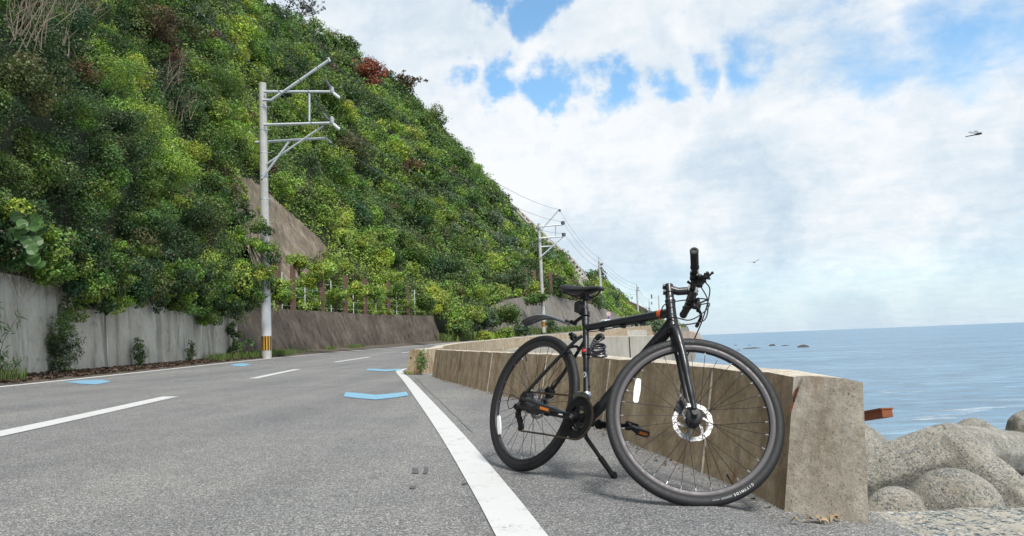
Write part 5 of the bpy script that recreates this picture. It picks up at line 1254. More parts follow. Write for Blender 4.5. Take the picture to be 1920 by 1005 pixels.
tag(bike, 'matt black flat bar bicycle leaning on its kickstand in front of the parapet', 'bicycle')
def bez(pts, n=10):
    P = np.array(pts, float); return list(catmull(P, n))
def part(name, mb, m, parent=bike, smooth=40): return mb.build(name, m, parent, smooth)
def wheel(cx, T, side_rotor, rear):
    c = np.array([cx, 0, .345]); Y = np.array([0, 1., 0])
    mb = MB(T); mb.lathe(c, Y, [(-.0125, .3125), (-.0138, .309), (-.0138, .300), (-.0115, .290), (-.006, .2865), (.006, .2865), (.0115, .290), (.0138, .300), (.0138, .309), (.0125, .3125)], 96, closed=True)
    fl = (.021, .024) if not rear else (.022, .024); yy = (-.034, .030) if not rear else (-.022, .036); mb.m = 1
    for si, ys in enumerate(yy):
        for k in range(16):
            th = 2*pi*(k+.5*si)/16+.06; fa = th+(1 if k % 2 else -1)*1.12
            a = c+np.array([cos(fa)*fl[si], ys, sin(fa)*fl[si]]); b = c+np.array([cos(th)*.2875, ys*.12, sin(th)*.2875]); d = (b-a)/np.linalg.norm(b-a); mb.tube([b-d*.014, b], .0021, 6)
    wh = mb.build('wheel', ['rim', 'silver'], bike, 40)
    mb = MB(T); mb.lathe(c, Y, [(-.0125, .3095), (-.0165, .3165), (-.0182, .325), (-.0172, .334), (-.0125, .3405), (-.006, .3443), (0, .345), (.006, .3443), (.0125, .3405), (.0172, .334), (.0182, .325), (.0165, .3165), (.0125, .3095)], 128, closed=True)
    # raised tread ribs
    part('tyre', mb, 'rubber', wh, 30)
    fl = (.021, .024) if not rear else (.022, .024); yy = (-.034, .030) if not rear else (-.022, .036)
    for si, ys in enumerate(yy):
        mb = MB(T)
        for k in range(16):
            th = 2*pi*(k+.5*si)/16+.06; fa = th+(1 if k % 2 else -1)*1.12
            a = c+np.array([cos(fa)*fl[si], ys, sin(fa)*fl[si]]); b = c+np.array([cos(th)*.287, ys*.12, sin(th)*.287]); d = b-a; Ln = np.linalg.norm(d); d /= Ln
            mb.tube([a, b-d*.012], .0011, 5)
        part('spokes', mb, 'blackm', wh, 30)
    mb = MB(T)
    if not rear:
        mb.lathe(c, Y, [(-.068, .004), (-.068, .0095), (-.056, .0105), (-.055, .013), (-.040, .013), (-.039, .026), (-.034, .033), (-.029, .026), (-.010, .017), (.010, .017), (.024, .024), (.030, .030), (.034, .024), (.040, .022), (.047, .020), (.050, .012), (.066, .0105), (.072, .010), (.073, .003)], 36)
    else:
        mb.lathe(c, Y, [(-.075, .004), (-.074, .009), (-.062, .009), (-.06, .012), (-.024, .02), (-.022, .028), (-.019, .02), (.02, .018), (.034, .030), (.037, .030), (.04, .022), (.062, .012), (.074, .010), (.078, .004)], 36)
    part('hub', mb, 'plastic', wh)
    # brake disc: ring with slots and curved arms
    yr = .043 if not rear else .046; mb = MB(T); n = 144
    rr = [.0625, .0665, .070, .0735, .077, .0795]
    def P_(i, r, y): a = 2*pi*i/n; return c+np.array([cos(a)*r, y, sin(a)*r])
    for i in range(n):
        for j in range(5):
            hole = (i % 6 in (0,) and j == 1) or (i % 6 in (2,) and j == 2) or (i % 6 in (4,) and j == 3)
            if hole: continue
            w0 = .0012*sin(i*2*pi/12) if j == 4 else 0; w1_ = .0012*sin((i+1)*2*pi/12) if j == 4 else 0
            a, b = rr[j], rr[j+1]
            mb.add([P_(i, a, yr-.0009), P_(i+1, a, yr-.0009), P_(i+1, b+w1_, yr-.0009), P_(i, b+w0, yr-.0009), P_(i, a, yr+.0009), P_(i+1, a, yr+.0009), P_(i+1, b+w1_, yr+.0009), P_(i, b+w0, yr+.0009)], [(0, 1, 2, 3), (7, 6, 5, 4), (0, 4, 5, 1), (2, 6, 7, 3)])
    for k in range(6):
        a0 = 2*pi*k/6; pts = [c+np.array([cos(a0-q*.75)*r, yr, sin(a0-q*.75)*r]) for q, r in ((0, .024), (.35, .038), (.7, .052), (1.0, .064))]
        for a, b in zip(pts[:-1], pts[1:]): mb.beam(a, b, .0018, .009, up=np.cross(b-a, Y))
    mb.lathe(c+Y*(yr-.001), Y, [(0, .020), (0, .030), (.002, .030), (.002, .020)], 32, closed=True)
    part('brake_disc', mb, 'rotor', wh, 30)
    mb = MB(T)
    # spoke reflector
    ang = pi-radians(10) if not rear else pi+radians(32)
    er = np.array([cos(ang), 0, sin(ang)]); et = np.array([-sin(ang), 0, cos(ang)]); R_ = .243 if not rear else .262; tilt = .32 if not rear else -.1
    et2 = et*cos(tilt)-er*sin(tilt); er2 = er*cos(tilt)+et*sin(tilt); m0 = c+er*R_+np.array([0, -.012, 0]); pl = []
    for a, w_ in ((-.052, .006), (-.045, .0105), (0, .0135), (.045, .0105), (.052, .006)): pl.append(m0+et2*a+er2*w_)
    for a, w_ in ((.052, .006), (.045, .0105), (0, .0135), (-.045, .0105), (-.052, .006)): pl.append(m0+et2*a-er2*w_)
    mb.prism(pl, (0, -.004, 0), (0, .004, 0)); part('reflector', mb, 'reflector', wh, 30)
    mb = MB(T); av = radians(-47) if not rear else radians(120); ev = np.array([cos(av), 0, sin(av)]); mb.tube([c+ev*.288, c+ev*.262], .003, 8); mb.tube([c+ev*.262, c+ev*.245], .0045, 8); part('valve', mb, 'silver' if False else 'blackm', wh)
    return wh
FWH = wheel(BP['wb'], ST, 1, False); RWH = wheel(0, lambda p: p, 1, True)
def letters(txt, fn, size, m, parent, thick=.0004, name='lettering'):
    verts = []; faces = []
    for i, ch in enumerate(txt):
        if ch == ' ': continue
        cu = bpy.data.curves.new('glyph', 'FONT'); cu.body = ch; cu.size = size; cu.extrude = thick; cu.align_x = 'CENTER'; cu.offset = size*.012
        ob = bpy.data.objects.new('glyph', cu); COL.objects.link(ob); bpy.context.view_layer.update(); me = bpy.data.meshes.new_from_object(ob.evaluated_get(bpy.context.evaluated_depsgraph_get())); bpy.data.objects.remove(ob); bpy.data.curves.remove(cu)
        k = len(verts); verts += [tuple(fn(i, v.co.x, v.co.y, v.co.z)) for v in me.vertices]; faces += [tuple(q+k for q in p.vertices) for p in me.polygons]; bpy.data.meshes.remove(me)
    mb = MB(); mb.v = verts; mb.f = faces; mb.mi = [0]*len(faces); return mb.build(name, m, parent, 0)
def tyre_text(txt, ang0, R_, size, step, m, alt=False):
    c = FAX
    # seen from the right side (-y) forward (+x) is to the right; clockwise = decreasing angle
    def fn(i, x, y, z):
        a = ang0-i*step; er = np.array([cos(a), 0, sin(a)]); et = np.array([sin(a), 0, -cos(a)])
        r = R_+y; return ST(c+er*r+et*x+np.array([0, -.0178-z-.0008+max(0, (r-.326))*.12, 0]))
    letters(txt, fn, size, m, FWH)
tyre_text('CITYWIDE', radians(-36.5), .3215, .0125, radians(1.95), 'decal')
def tyre_blocks():
    mb = MB(ST); a0 = radians(-52.5)
    for k in range(14):
        a = a0-radians(.95)*k; er = np.array([cos(a), 0, sin(a)]); et = np.array([sin(a), 0, -cos(a)])
        if k in (8,): continue
        c = FAX+er*.325+np.array([0, -.0189, 0]); mb.box(c, (.0035, .0006, .007 if k < 8 else .0045), np.stack([et, [0, 1, 0], er], 1))
    part('tyre_marking', mb, 'dim_decal', FWH, 0)
    mb = MB(ST)
    for k, (w_) in enumerate((5, 3, 6, 4, 6, 5, 3, 5, 4)):
        a = radians(136)-radians(4.0)*k; er = np.array([cos(a), 0, sin(a)]); et = np.array([sin(a), 0, -cos(a)]); c = FAX+er*.3255+np.array([0, -.0184, 0])
        Rm = np.stack([et, [0, 1, 0], er], 1); L = w_*.0028
        for q in (-1, 1): mb.box(c+er*.0045*q, (L, .0012, .0012), Rm)
        mb.box(c+et*L*.5, (.0014, .0012, .009), Rm); mb.box(c-et*L*.5, (.0014, .0012, .009), Rm)
    part('embossed_marking', mb, 'mudguard', FWH, 0)
tyre_blocks()
# frame
BB = np.array([.438, 0, .2805]); STOP = np.array([.292, 0, .757]); SU = (STOP-BB)/np.linalg.norm(STOP-BB)
def frame():
    mb = MB(); mb.tube([BB, BB+SU*.1, STOP], [.0175, .0155, .0155], 20); mb.lathe(STOP-SU*.022, SU, [(0, .0185), (.022, .0185), (.024, .016)], 20)
    mb.tube([(.306, 0, .722), (.45, 0, .737), (.845, 0, .777)], [.0165, .0175, .0205], 20)
    mb.tube([BB+np.array([.01, 0, .01]), (.60, 0, .44), (.80, 0, .660), (.858, 0, .728)], [.0245, .0275, .0275, .025], 20)
    h0 = hpt(.398); h1 = hpt(.527); mb.tube([h0, h0+HD*.02, h0+HD*.06, h1-HD*.03, h1], [.0265, .0255, .0215, .0205, .0220], 24)
    mb.cyl(BB+np.array([0, -.036, 0]), BB+np.array([0, .036, 0]), .0215, 24)
    for s in (-1, 1):
        mb.tube(bez([(.302, s*.012, .680), (.270, s*.026, .647), (.16, s*.047, .525), (.02, s*.065, .372)], 5), .0085, 12)
        mb.tube(bez([(.418, s*.028, .281), (.34, s*.045, .294), (.18, s*.056, .318), (.01, s*.065, .342)], 5), [.0125, .0125, .0123, .012, .012, .0118, .0115, .0112, .011, .0105, .010, .0098, .0095, .009, .009, .009], 12)
        mb.prism([(-.012, s*.066, .328), (.03, s*.066, .333), (.032, s*.066, .372), (.008, s*.066, .385), (-.014, s*.066, .352)], (0, -.003, 0), (0, .003, 0))
    mb.prism([(-.012, -.066, .335), (.01, -.066, .33), (.006, -.066, .300), (-.008, -.066, .298)], (0, -.003, 0), (0, .003, 0))
    mb.tube(bez([(.245, -.030, .617), (.262, 0, .630), (.245, .030, .617)], 5), .007, 8)
    f = part('frame', mb, 'frame')
    mb = MB(); mb.lathe((.775, 0, .7695), (.845-.306, 0, .055), [(0, .0213), (.020, .0216), (.020, .0200), (0, .0200)], 24, closed=True); mb.v = [v for v in mb.v]; part('orange_band', mb, 'orange', f)
    # round emblem ring on seat tube with a bar in it, small pale decals
    e0 = BB+SU*.218; rt = np.array([0, -1., 0]); fx = np.cross(SU, rt)
    def on_tube(px, py, r=.0160): a = px/.0155; return e0+SU*py+(rt*cos(a)+(-fx if False else np.cross(rt, SU))*sin(a))*r
    mb = MB(); n = 28
    for i in range(n):
        a, b = 2*pi*i/n, 2*pi*(i+1)/n; q = []
        for (t_, R_) in ((a, .0085), (b, .0085), (b, .0120), (a, .0120)): q.append(on_tube(R_*cos(t_), R_*sin(t_)*1.15))
        mb.add(q, [(0, 1, 2, 3)])
    for (x0, x1, y0, y1) in ((-.0012, .0012, -.006, .006), (.0, .004, .0035, .006)): mb.add([on_tube(x0, y0), on_tube(x1, y0), on_tube(x1, y1), on_tube(x0, y1)], [(0, 1, 2, 3)])
    part('round_emblem', mb, 'decal', f, 0)
    mb = MB(); e0 = BB+SU*.095
    for y in (-.012, -.006, 0, .006): mb.add([on_tube(-.004, y), on_tube(.004+.002*(y > 0), y), on_tube(.002, y+.004), on_tube(-.003, y+.004)], [(0, 1, 2, 3)])
    part('small_decal', mb, 'decal', f, 0)
    for t in (.16, .30): mb = MB(); p = BB+SU*t; mb.cyl(p+np.array([.014, 0, .004]), p+np.array([.0215, 0, .006]), .004, 10); part('bottle_bolt', mb, 'blackm', f)
    for x in (.56, .68, .42): mb = MB(); p = np.array([x, 0, .709+(x-.42)*.095]); mb.box(p, (.022, .018, .012)); part('cable_guide', mb, 'blackm', f)
    pass
    mb = MB(); q = (hpt(.45)+FW*.0215+np.array([0, -.004, 0])); mb.box(hpt(.455)+np.array([.016, -.014, 0]), (.006, .004, .012)); 
    part('head_badge', mb, 'silver', f)
    return f
FR = frame()
def fork():
    mb = MB(ST); mb.tube([hpt(.378), hpt(.395)], [.022, .0245], 24)
    for s in (-1, 1):
        mb.tube(bez([hpt(.388, .002, s*.010), hpt(.378, .006, s*.030), hpt(.350, .010, s*.046), (.934, s*.056, .575), (.975, s*.058, .480), (1.012, s*.057, .400), (1.028, s*.056, .362)], 5), [.020]*4+[.0195]*4+[.0185]*5+[.0165]*6+[.0135]*6+[.0105]*6, 16)
        mb.prism([(1.018, s*.055, .372), (1.034, s*.055, .375), (1.045, s*.055, .350), (1.040, s*.055, .335), (1.028, s*.055, .335), (1.022, s*.055, .350)], (0, -.003, 0), (0, .003, 0))
    f = part('fork', mb, 'frame'); mb = MB(ST); mb.lathe(hpt(.392), HD, [(0, .0255), (.006, .0275), (.007, .024)], 24); part('lower_headset', mb, 'blackm', f)
fork()
def cockpit():
    mb = MB(ST); mb.lathe(hpt(.527), HD, [(0, .0225), (.004, .0205), (.008, .0185), (.034, .0185), (.035, .016), (.078, .016)], 24); sp = part('headset_spacers', mb, 'frame'); mb = MB(ST); mb.lathe(hpt(.5265), HD, [(0, .0228), (.0015, .0228)], 24); part('silver_ring', mb, 'silver', sp)
    B = np.array([.902, 0, .904])
    mb = MB(ST); mb.lathe(hpt(.563), HD, [(0, .0185), (.002, .0205), (.040, .0205), (.043, .017), (.046, .012)], 24)
    mb.tube([hpt(.583, .005), (.845, 0, .884), (.888, 0, .900)], [.0185, .0172, .0170], 18)
    for l in (.570, .598): mb.cyl(hpt(l, -.021, -.016), hpt(l, -.021, .016), .0055, 10)
    mb.cyl(B+[0, -.024, 0], B+[0, .024, 0], .0215, 20); mb.box(B+[.014, 0, .001], (.016, .046, .036)); part('stem', mb, 'rim' if False else 'frame')
    bar = lambda s: bez([(.902, s*0.0, .904), (.902, s*.05, .905), (.899, s*.11, .911), (.893, s*.19, .917), (.880, s*.285, .926)], 6)
    L = bar(1); Rr = bar(-1); mb = MB(ST); mb.tube(Rr[::-1]+L[1:], .0125, 16); hb = part('handlebar', mb, 'frame')
    for s in (-1, 1):
        pts = bar(s); i0 = 16; e = pts[-1]; d = (e-pts[-2]); d /= np.linalg.norm(d); Gp = [p for p in pts if abs(p[1]) > .165]
        mb = MB(ST); st_ = Gp[0]; Ln = np.linalg.norm(e-st_)+.004; ax = (e-st_)/np.linalg.norm(e-st_)
        prof = [(0, .0135), (0, .0185), (.006, .0185), (.008, .0165)]
        for k in range(9): h = .012+k*(Ln-.028)/8; prof += [(h, .0162), (h+.003, .0168), (h+.007, .0168), (h+.009, .0162)]
        prof += [(Ln-.010, .0178), (Ln-.002, .0178), (Ln, .0165), (Ln, .0095), (Ln-.02, .0085), (Ln-.02, .0)]
        mb.lathe(st_, ax, prof, 24); part('grip', mb, 'rubber', hb)
        c = np.array([.897, s*.135, .914])
        # brake lever: clamp, perch body and curved blade
        mb = MB(ST); mb.lathe(c-[0, .009, 0], (0, 1, 0), [(0, .0135), (0, .0185), (.018, .0185), (.018, .0135)], 20, closed=True)
        mb.tube(bez([c+[.010, 0, -.004], c+[.030, -s*.004, -.010], c+[.046, s*.008, -.014]], 4), [.010]*3+[.012]*3+[.010]*3, 10); mb.cyl(c+[.046, s*.004, -.028], c+[.046, s*.012, .004], .008, 12)
        mb.tube(bez([c+[.048, s*.010, -.016], c+[.064, s*.035, -.030], c+[.060, s*.075, -.046], c+[.054, s*.115, -.050]], 4), [.008, .008, .0075, .0072, .007, .007, .007, .007, .007, .0075, .0082, .0085, .007], 10, flat=.6)
        mb.tube([c+[.046, -s*.010, -.012], c+[.052, -s*.036, -.010]], [.006, .0045], 10); part('brake_lever', mb, 'blackm', hb)
        # shifter pod with thumb paddles and gear window
        c2 = c-np.array([0, -s*-.034, 0]) if False else np.array([.899, s*.100, .911])
        mb = MB(ST); mb.lathe(c2-[0, .008, 0], (0, 1, 0), [(0, .0135), (0, .0175), (.016, .0175), (.016, .0135)], 20, closed=True)
        mb.sphere(c2+[.026, 0, -.012], .021, 14, (1, .95, .75)); mb.cyl(c2+[.026, 0, -.032], c2+[.026, 0, .010], .017, 18); mb.tube([c2+[.026, -s*.016, -.008], c2+[.034, -s*.046, -.006]], [.006, .0045], 10); part('gear_shifter', mb, 'plastic', hb)
        mb = MB(ST); mb.tube(bez([c2+[.018, s*.006, -.030], c2+[.0, s*.012, -.040], c2+[-.022, s*.018, -.034]], 4), [.006]*4+[.007]*3+[.008]*2, 8, flat=.6); part('shift_paddle', mb, 'blackm', hb); mb = MB(ST); mb.tube(bez([c2+[.040, s*.004, -.002], c2+[.056, s*.012, .014], c2+[.066, s*.02, .030]], 4), [.004]*9, 8); mb.sphere(c2+[.068, s*.021, .032], .0065, 10); part('shift_paddle', mb, 'blackm', hb)
    mb = MB(ST); mb.lathe((.900, .052, .900), (0, 1, 0), [(0, .013), (0, .0165), (.012, .0165), (.012, .013)], 16, closed=True); mb.sphere((.915, .058, .925), .013, 14, (1, 1, .8)); mb.tube([(.912, .058, .912), (.925, .062, .945)], .0025, 6); part('bell', mb, 'blackm', hb)
    return hb
HB = cockpit()
def cables():
    s = lambda p: tuple(ST(p))
    runs = [  # right brake hose straight down to the front caliper
        [s((.949, -.100, .904)), s((.975, -.075, .880)), s((.975, -.02, .78)), s((.955, .045, .66)), s((.945, .068, .56)), s((.968, .068, .43)), s((.972, .060, .395))],
        [s((.951, .100, .903)), s((.985, .05, .890)), s((.975, -.04, .800)), s((.925, -.055, .735)), tuple(hpt(.43, .010, -.028)), (.80, -.026, .655), (.745, -.024, .615)],
        [s((.934, -.055, .904)), s((.975, .0, .875)), s((.985, .02, .80)), s((.945, -.035, .735)), (.885, -.035, .700), (.815, -.022, .652)],
        [s((.934, .055, .904)), s((.965, .0, .880)), s((.925, -.035, .850)), (.845, -.045, .800), (.80, -.020, .755), (.74, -.008, .747), (.60, -.006, .728), (.42, -.006, .706), (.325, -.014, .697)]]
    mb = MB()
    for r in runs:
        mb.tube(bez(r, 9), .0026, 8)
    part('cables', mb, 'plastic')
    mb = MB(); p = np.array([.808, -.024, .648]); mb.tube([p, p+np.array([-.022, 0, -.02])], .006, 10)
    mb.tube(bez([(.20, .040, .60), (.12, .052, .50), (.075, .05, .46), (.058, .05, .43)], 6), .0025, 8); part('rear_brake_hose', mb, 'plastic')
cables()
def saddle():
    post = MB(); a = STOP; b = np.array([.256, 0, .872]); post.tube([a-SU*.05, b], .0128, 18); post.lathe(a+SU*.001, SU, [(0, .0195), (.016, .0195), (.017, .0135)], 20); post.cyl(a+SU*.008+[0, -.020, 0], a+SU*.008+[0, .022, 0], .005, 10)
    p = part('seat_post', post, 'frame')
    mb = MB(); mb.box(b+[0, 0, .008], (.040, .040, .022)); mb.cyl(b+[0, -.026, .012], b+[0, .026, .012], .014, 16); part('saddle_clamp', mb, 'blackm', p)
    # saddle: cross sections along x: (x, half width, top z, thickness)
    S = [(.092, .020, .938, .018), (.098, .060, .942, .030), (.12, .074, .945, .040), (.155, .074, .944, .043), (.19, .062, .940, .040), (.225, .044, .936, .032), (.265, .030, .934, .027), (.31, .0235, .934, .024), (.345, .020, .932, .022), (.368, .015, .928, .019), (.376, .006, .922, .010)]
    mb = MB(); G = []
    for (x, w_, zt, th) in S:
        row = []
        for k in range(13):
            a_ = pi*k/12; yy = -cos(a_)*w_; cp = sin(a_)**.55 if 0 < k < 12 else 0; z = zt-th*.75+th*.75*cp-(.10*w_ if False else 0)
            dip = .004*math.exp(-(yy/.008)**2) if .15 < x < .3 else 0; row.append((x, yy, z-dip))
        for k in range(1, 8):
            f = k/8; yy = w_*(1-2*f)*.92; row.append((x, yy, zt-th*(.85+.15*sin(pi*f))-.008*(w_/.074)*sin(pi*f)*0))
        row.append(row[0]); G.append(row)
    mb.grid(G); n = 21; mb.f.append(tuple(range(20))); mb.f.append(tuple((len(G)-1)*n+j for j in range(20))); mb.mi += [0, 0]
    sd = part('saddle', mb, 'saddle', smooth=60)
    mb = MB()
    for s in (-1, 1): mb.tube(bez([(.118, s*.040, .905), (.155, s*.030, .893), (.20, s*.022, .884), (.27, s*.022, .885), (.315, s*.018, .895), (.345, s*.010, .912)], 5), .0036, 8)
    part('saddle_rails', mb, 'blackm', sd)
    mb = MB(); c = np.array([.222, 0, .832]); R_ = rotm((0, 1, 0), -.25)
    mb.box(c, (.034, .036, .052), R_); mb.box(c+[.02, 0, -.012], (.03, .016, .016)); mb.lathe(np.array([.268, 0, .823])-SU*.008, SU, [(0, .013), (0, .017), (.016, .017), (.016, .013)], 18, closed=True); tl = part('tail_light', mb, 'plastic'); mb = MB(); mb.box(c+R_@np.array([-.018, 0, 0]), (.006, .030, .044), R_); part('red_lens', mb, simple('dark_red_lens', (.10, .01, .012), .2), tl)
    # clip-on rear mudguard
    mb = MB(); G = []
    path = bez([(.155, 0, .757), (.09, 0, .777), (.0, 0, .797), (-.09, 0, .802), (-.17, 0, .785), (-.235, 0, .762)], 6)
    for i, p_ in enumerate(path):
        f = i/(len(path)-1); w_ = .018+.016*min(1, f*4) if f < .85 else .034*(1-(f-.85)*3.2); row = [np.array(p_)+np.array([0, w_*cos(a_), -.012+.014*sin(a_)]) for a_ in np.linspace(0, pi, 9)]
        row += [q-np.array([0, 0, .003]) for q in row[::-1]]; row.append(row[0]); G.append(row)
    mb.grid(G); n = 19; mb.f.append(tuple(range(18))); mb.f.append(tuple((len(G)-1)*n+j for j in range(18))); mb.mi += [0, 0]
    mg = part('mudguard', mb, 'mudguard', smooth=50)
    mb = MB(); cl_ = STOP+SU*.037; mb.lathe(cl_-SU*.011, SU, [(0, .013), (0, .021), (.022, .021), (.022, .013)], 20, closed=True); mb.cyl(cl_+[-.022, -.018, 0], cl_+[-.022, .018, 0], .007, 12)
    mb.tube(bez([cl_+[-.016, 0, -.01], (.235, 0, .768), (.205, 0, .752), (.185, 0, .753)], 4), .009, 10); mb.cyl((.200, -.016, .752), (.200, .016, .752), .011, 14); mb.tube([(.19, 0, .753), (.145, 0, .765)], [.010, .014], 10, flat=.5); part('mudguard_clamp', mb, 'blackm', mg)
    mb = MB(); c = np.array([.248, -.012, .663]); mb.box(c+[-.006, -.004, .010], (.030, .022, .022), rotm((0, 1, 0), -.8)); mb.cyl(c+[-.018, -.022, .020], c+[-.018, .02, .020], .008, 12); mb.tube([c+[-.01, -.016, .03], c+[.02, -.016, -.012]], .005, 8); part('stay_clamp', mb, 'blackm')
saddle()
def drivetrain():
    Y = np.array([0, 1., 0])
    def ring(c, y, r, teeth, thick, depth, mat, name, parent, rin):
        mb = MB(); n = teeth*4; pts = []
        for i in range(n):
            rr = r-depth if i % 4 in (0, 3) else r; pts.append(rr)
        vs = []; 
        for yy in (y-thick/2, y+thick/2):
            for i in range(n): a = 2*pi*i/n; vs.append((c[0]+cos(a)*pts[i], yy, c[2]+sin(a)*pts[i]))
            for i in range(n): a = 2*pi*i/n; vs.append((c[0]+cos(a)*rin, yy, c[2]+sin(a)*rin))
        fs = []
        for i in range(n):
            j = (i+1) % n; fs += [(i, j, n+j, n+i), (2*n+i, 3*n+i, 3*n+j, 2*n+j), (i, 2*n+i, 2*n+j, j), (n+i, n+j, 3*n+j, 3*n+i)]
        mb.add(vs, fs); return part(name, mb, mat, parent, 30)
    mb = MB(); c = BB
    mb.cyl(c+[0, -.080, 0], c+[0, -.036, 0], .013, 20); mb.lathe(c+[0, -.078, 0], -Y, [(0, .018), (.004, .018), (.006, .012)], 20)
    for k in range(5):
        a = radians(90)+2*pi*k/5; d = np.array([cos(a), 0, sin(a)]); t = np.array([-sin(a), 0, cos(a)]); p0 = c+[0, -.066, 0]; mb.prism([p0+t*.016, p0+d*.062+t*.006, p0+d*.062-t*.006, p0-t*.016], (0, -.004, 0), (0, .003, 0))
    cs = part('crankset', mb, 'blackm')
    ring(c, -.058, .0985, 48, .003, .005, 'blackm', 'chainring', cs, .058); ring(c, -.050, .078, 38, .003, .004, 'blackm', 'chainring', cs, .056); ring(c, -.042, .058, 28, .003, .004, 'gear', 'chainring', cs, .036)
    mb = MB(); mb.lathe(c+[0, -.0625, 0], Y, [(0, .086), (0, .1025), (.002, .1025), (.002, .086)], 60, closed=True); 
    for (s, yy, x1, z1, nm) in ((-1, -.086, c[0]-.170, .284, 0), (1, .078, c[0]+.170, .287, 1)):
        mb = MB(); d = np.array([x1-c[0], 0, z1-c[2]]); L = np.linalg.norm(d); d /= L; u = np.cross(d, Y); e = c+np.array([0, yy+s*-.004, 0]); G = []
        for f in np.linspace(0, 1, 14):
            p = c+d*L*f+np.array([0, yy+s*.014*f, 0]); hw = .0165*(1-f)+.0125*f+.006*math.exp(-(f/.08)**2); G.append([p+u*hw*cos(a)+Y*.0075*np.sign(sin(a))*abs(sin(a))**.5 for a in np.linspace(0, 2*pi, 13)])
        mb.grid(G); mb.f.append(tuple(range(13))); mb.f.append(tuple(13*13+j for j in range(13))); mb.mi += [0, 0]
        for q in ((0, .022), (1, .0165)): p = c+d*L*q[0]+np.array([0, yy+s*.014*q[0], 0]); mb.cyl(p-Y*.009, p+Y*.009, q[1], 20)
        ca = part('crank_arm', mb, 'blackm', cs)
        if s == -1:
            mb = MB(); p = c+[0, -.0955, 0]; mb.lathe(p, -Y, [(0, .010), (.004, .010), (.004, .006), (.001, .0055)], 16); part('crank_bolt', mb, 'gear', cs)
            mb = MB(); p = c+d*.072+np.array([0, yy-.0145, 0]); 
            for q in range(7): mb.box(p+d*(q-3)*.0042, (.0028, .0006, .006), np.stack([d, Y, np.cross(d, Y)], 1))
            part('crank_marking', mb, 'decal', cs, 0)
        # pedal
        pc = c+d*L+np.array([0, yy+s*(.014+.058), 0]); mb = MB(); W_, D_ = .076, .062
        R_ = rotm((0, 1, 0), -.15 if s == -1 else .35)
        B = lambda x, y, z, sx, sy, sz: mb.box(pc+R_@np.array([x, y, z]), (sx, sy, sz), R_)
        for x in (-.040, .040): B(x, 0, 0, .008, W_, .020)
        for y in (-.036, .036): B(0, y, 0, .084, .007, .018)
        B(0, 0, 0, .030, W_, .018)
        for x in (-.040, .040):
            for k in range(7): B(x, -.033+k*.011, .012, .007, .005, .006); B(x, -.033+k*.011, -.012, .007, .005, .006)
        mb.cyl(pc-Y*s*.058, pc-Y*s*.02, .007, 12); pd = part('pedal', mb, 'plastic')
        for x in ((.0448,) if s == 1 else (-.0448, .0448)):
            mb = MB(); mb.box(pc+R_@np.array([x, 0, 0]), (.003, .050, .013), R_); part('pedal_reflector', mb, 'amber', pd)
    # cassette
    h = np.array([0, 0, .345]); prev = None
    radii = [.058, .051, .045, .040, .035, .031, .028]
    for i, r in enumerate(radii):
        o = ring(h, -.026-.0052*i, r, int(r*500), .0022, .0035, 'gear' if i else 'silver', 'sprocket', RWH, .014)
    mb = MB(); mb.lathe(h+[0, -.021, 0], Y, [(0, .060), (0, .064), (.002, .064), (.002, .060)], 60, closed=True); part('spoke_guard', mb, 'silver', RWH)
    # derailleur and jockey cage
    G0 = np.array([.012, -.078, .262]); G1 = np.array([.058, -.074, .205])
    mb = MB(); mb.tube(bez([(-.002, -.072, .318), (.004, -.086, .300), (.020, -.090, .285), (.016, -.082, .270)], 5), [.011]*16, 10); mb.box((.012, -.088, .293), (.046, .022, .022), rotm((0, 1, 0), .5))
    mb.tube([(-.028, -.082, .300), (-.010, -.084, .306)], [.006, .009], 10); mb.tube([(.018, -.092, .300), (.075, -.092, .288)], [.009, .006], 8)
    dr = part('rear_derailleur', mb, 'blackm')
    mb = MB()
    for yy in (-.084, -.070):
        d = (G1-G0)/np.linalg.norm(G1-G0); t = np.cross(d, Y); p = lambda q, w_: np.array([(G0+(G1-G0)*q+t*w_)[0], yy, (G0+(G1-G0)*q+t*w_)[2]])
        mb.prism([p(-.2, .010), p(.5, .016), p(1.2, .010), p(1.2, -.010), p(.5, -.010), p(-.2, -.010)], (0, -.001, 0), (0, .001, 0))
    part('jockey_cage', mb, 'blackm', dr)
    for g in (G0, G1): ring(g, -.077, .0205, 11, .006, .003, 'plastic', 'jockey_wheel', dr, .005)
    mb = MB(); mb.box((.03, -.095, .297), (.020, .004, .010)); part('derailleur_plate', mb, 'silver', dr)
    mb = MB(); mb.tube(bez([(.03, -.067, .332), (-.02, -.075, .345), (-.072, -.085, .355), (-.082, -.088, .318), (-.055, -.088, .286), (-.026, -.083, .298)], 8), .0024, 8); part('shift_cable', mb, 'plastic', dr)
    # front derailleur cage
    mb = MB()
    for yy in (-.066, -.050):
        G = []
        for a in np.linspace(radians(62), radians(118), 10): e = np.array([cos(a), 0, sin(a)]); G.append([c+e*.098+[0, yy, 0], c+e*.118+[0, yy, 0], c+e*.118+[0, yy+.0015, 0], c+e*.098+[0, yy+.0015, 0]])
        mb.grid(G)
    mb.tube([c+[-.03, -.06, .112], c+[-.035, -.02, .120]], .007, 8); mb.lathe(BB+SU*.125-SU*.008, SU, [(0, .0158), (0, .021), (.016, .021), (.016, .0158)], 18, closed=True); part('front_derailleur', mb, 'silver')
    # chain
    def arc(cn, r, a0, a1, y, n):
        return [np.array([cn[0]+cos(a)*r, y, cn[2]+sin(a)*r]) for a in np.linspace(a0, a1, n)]
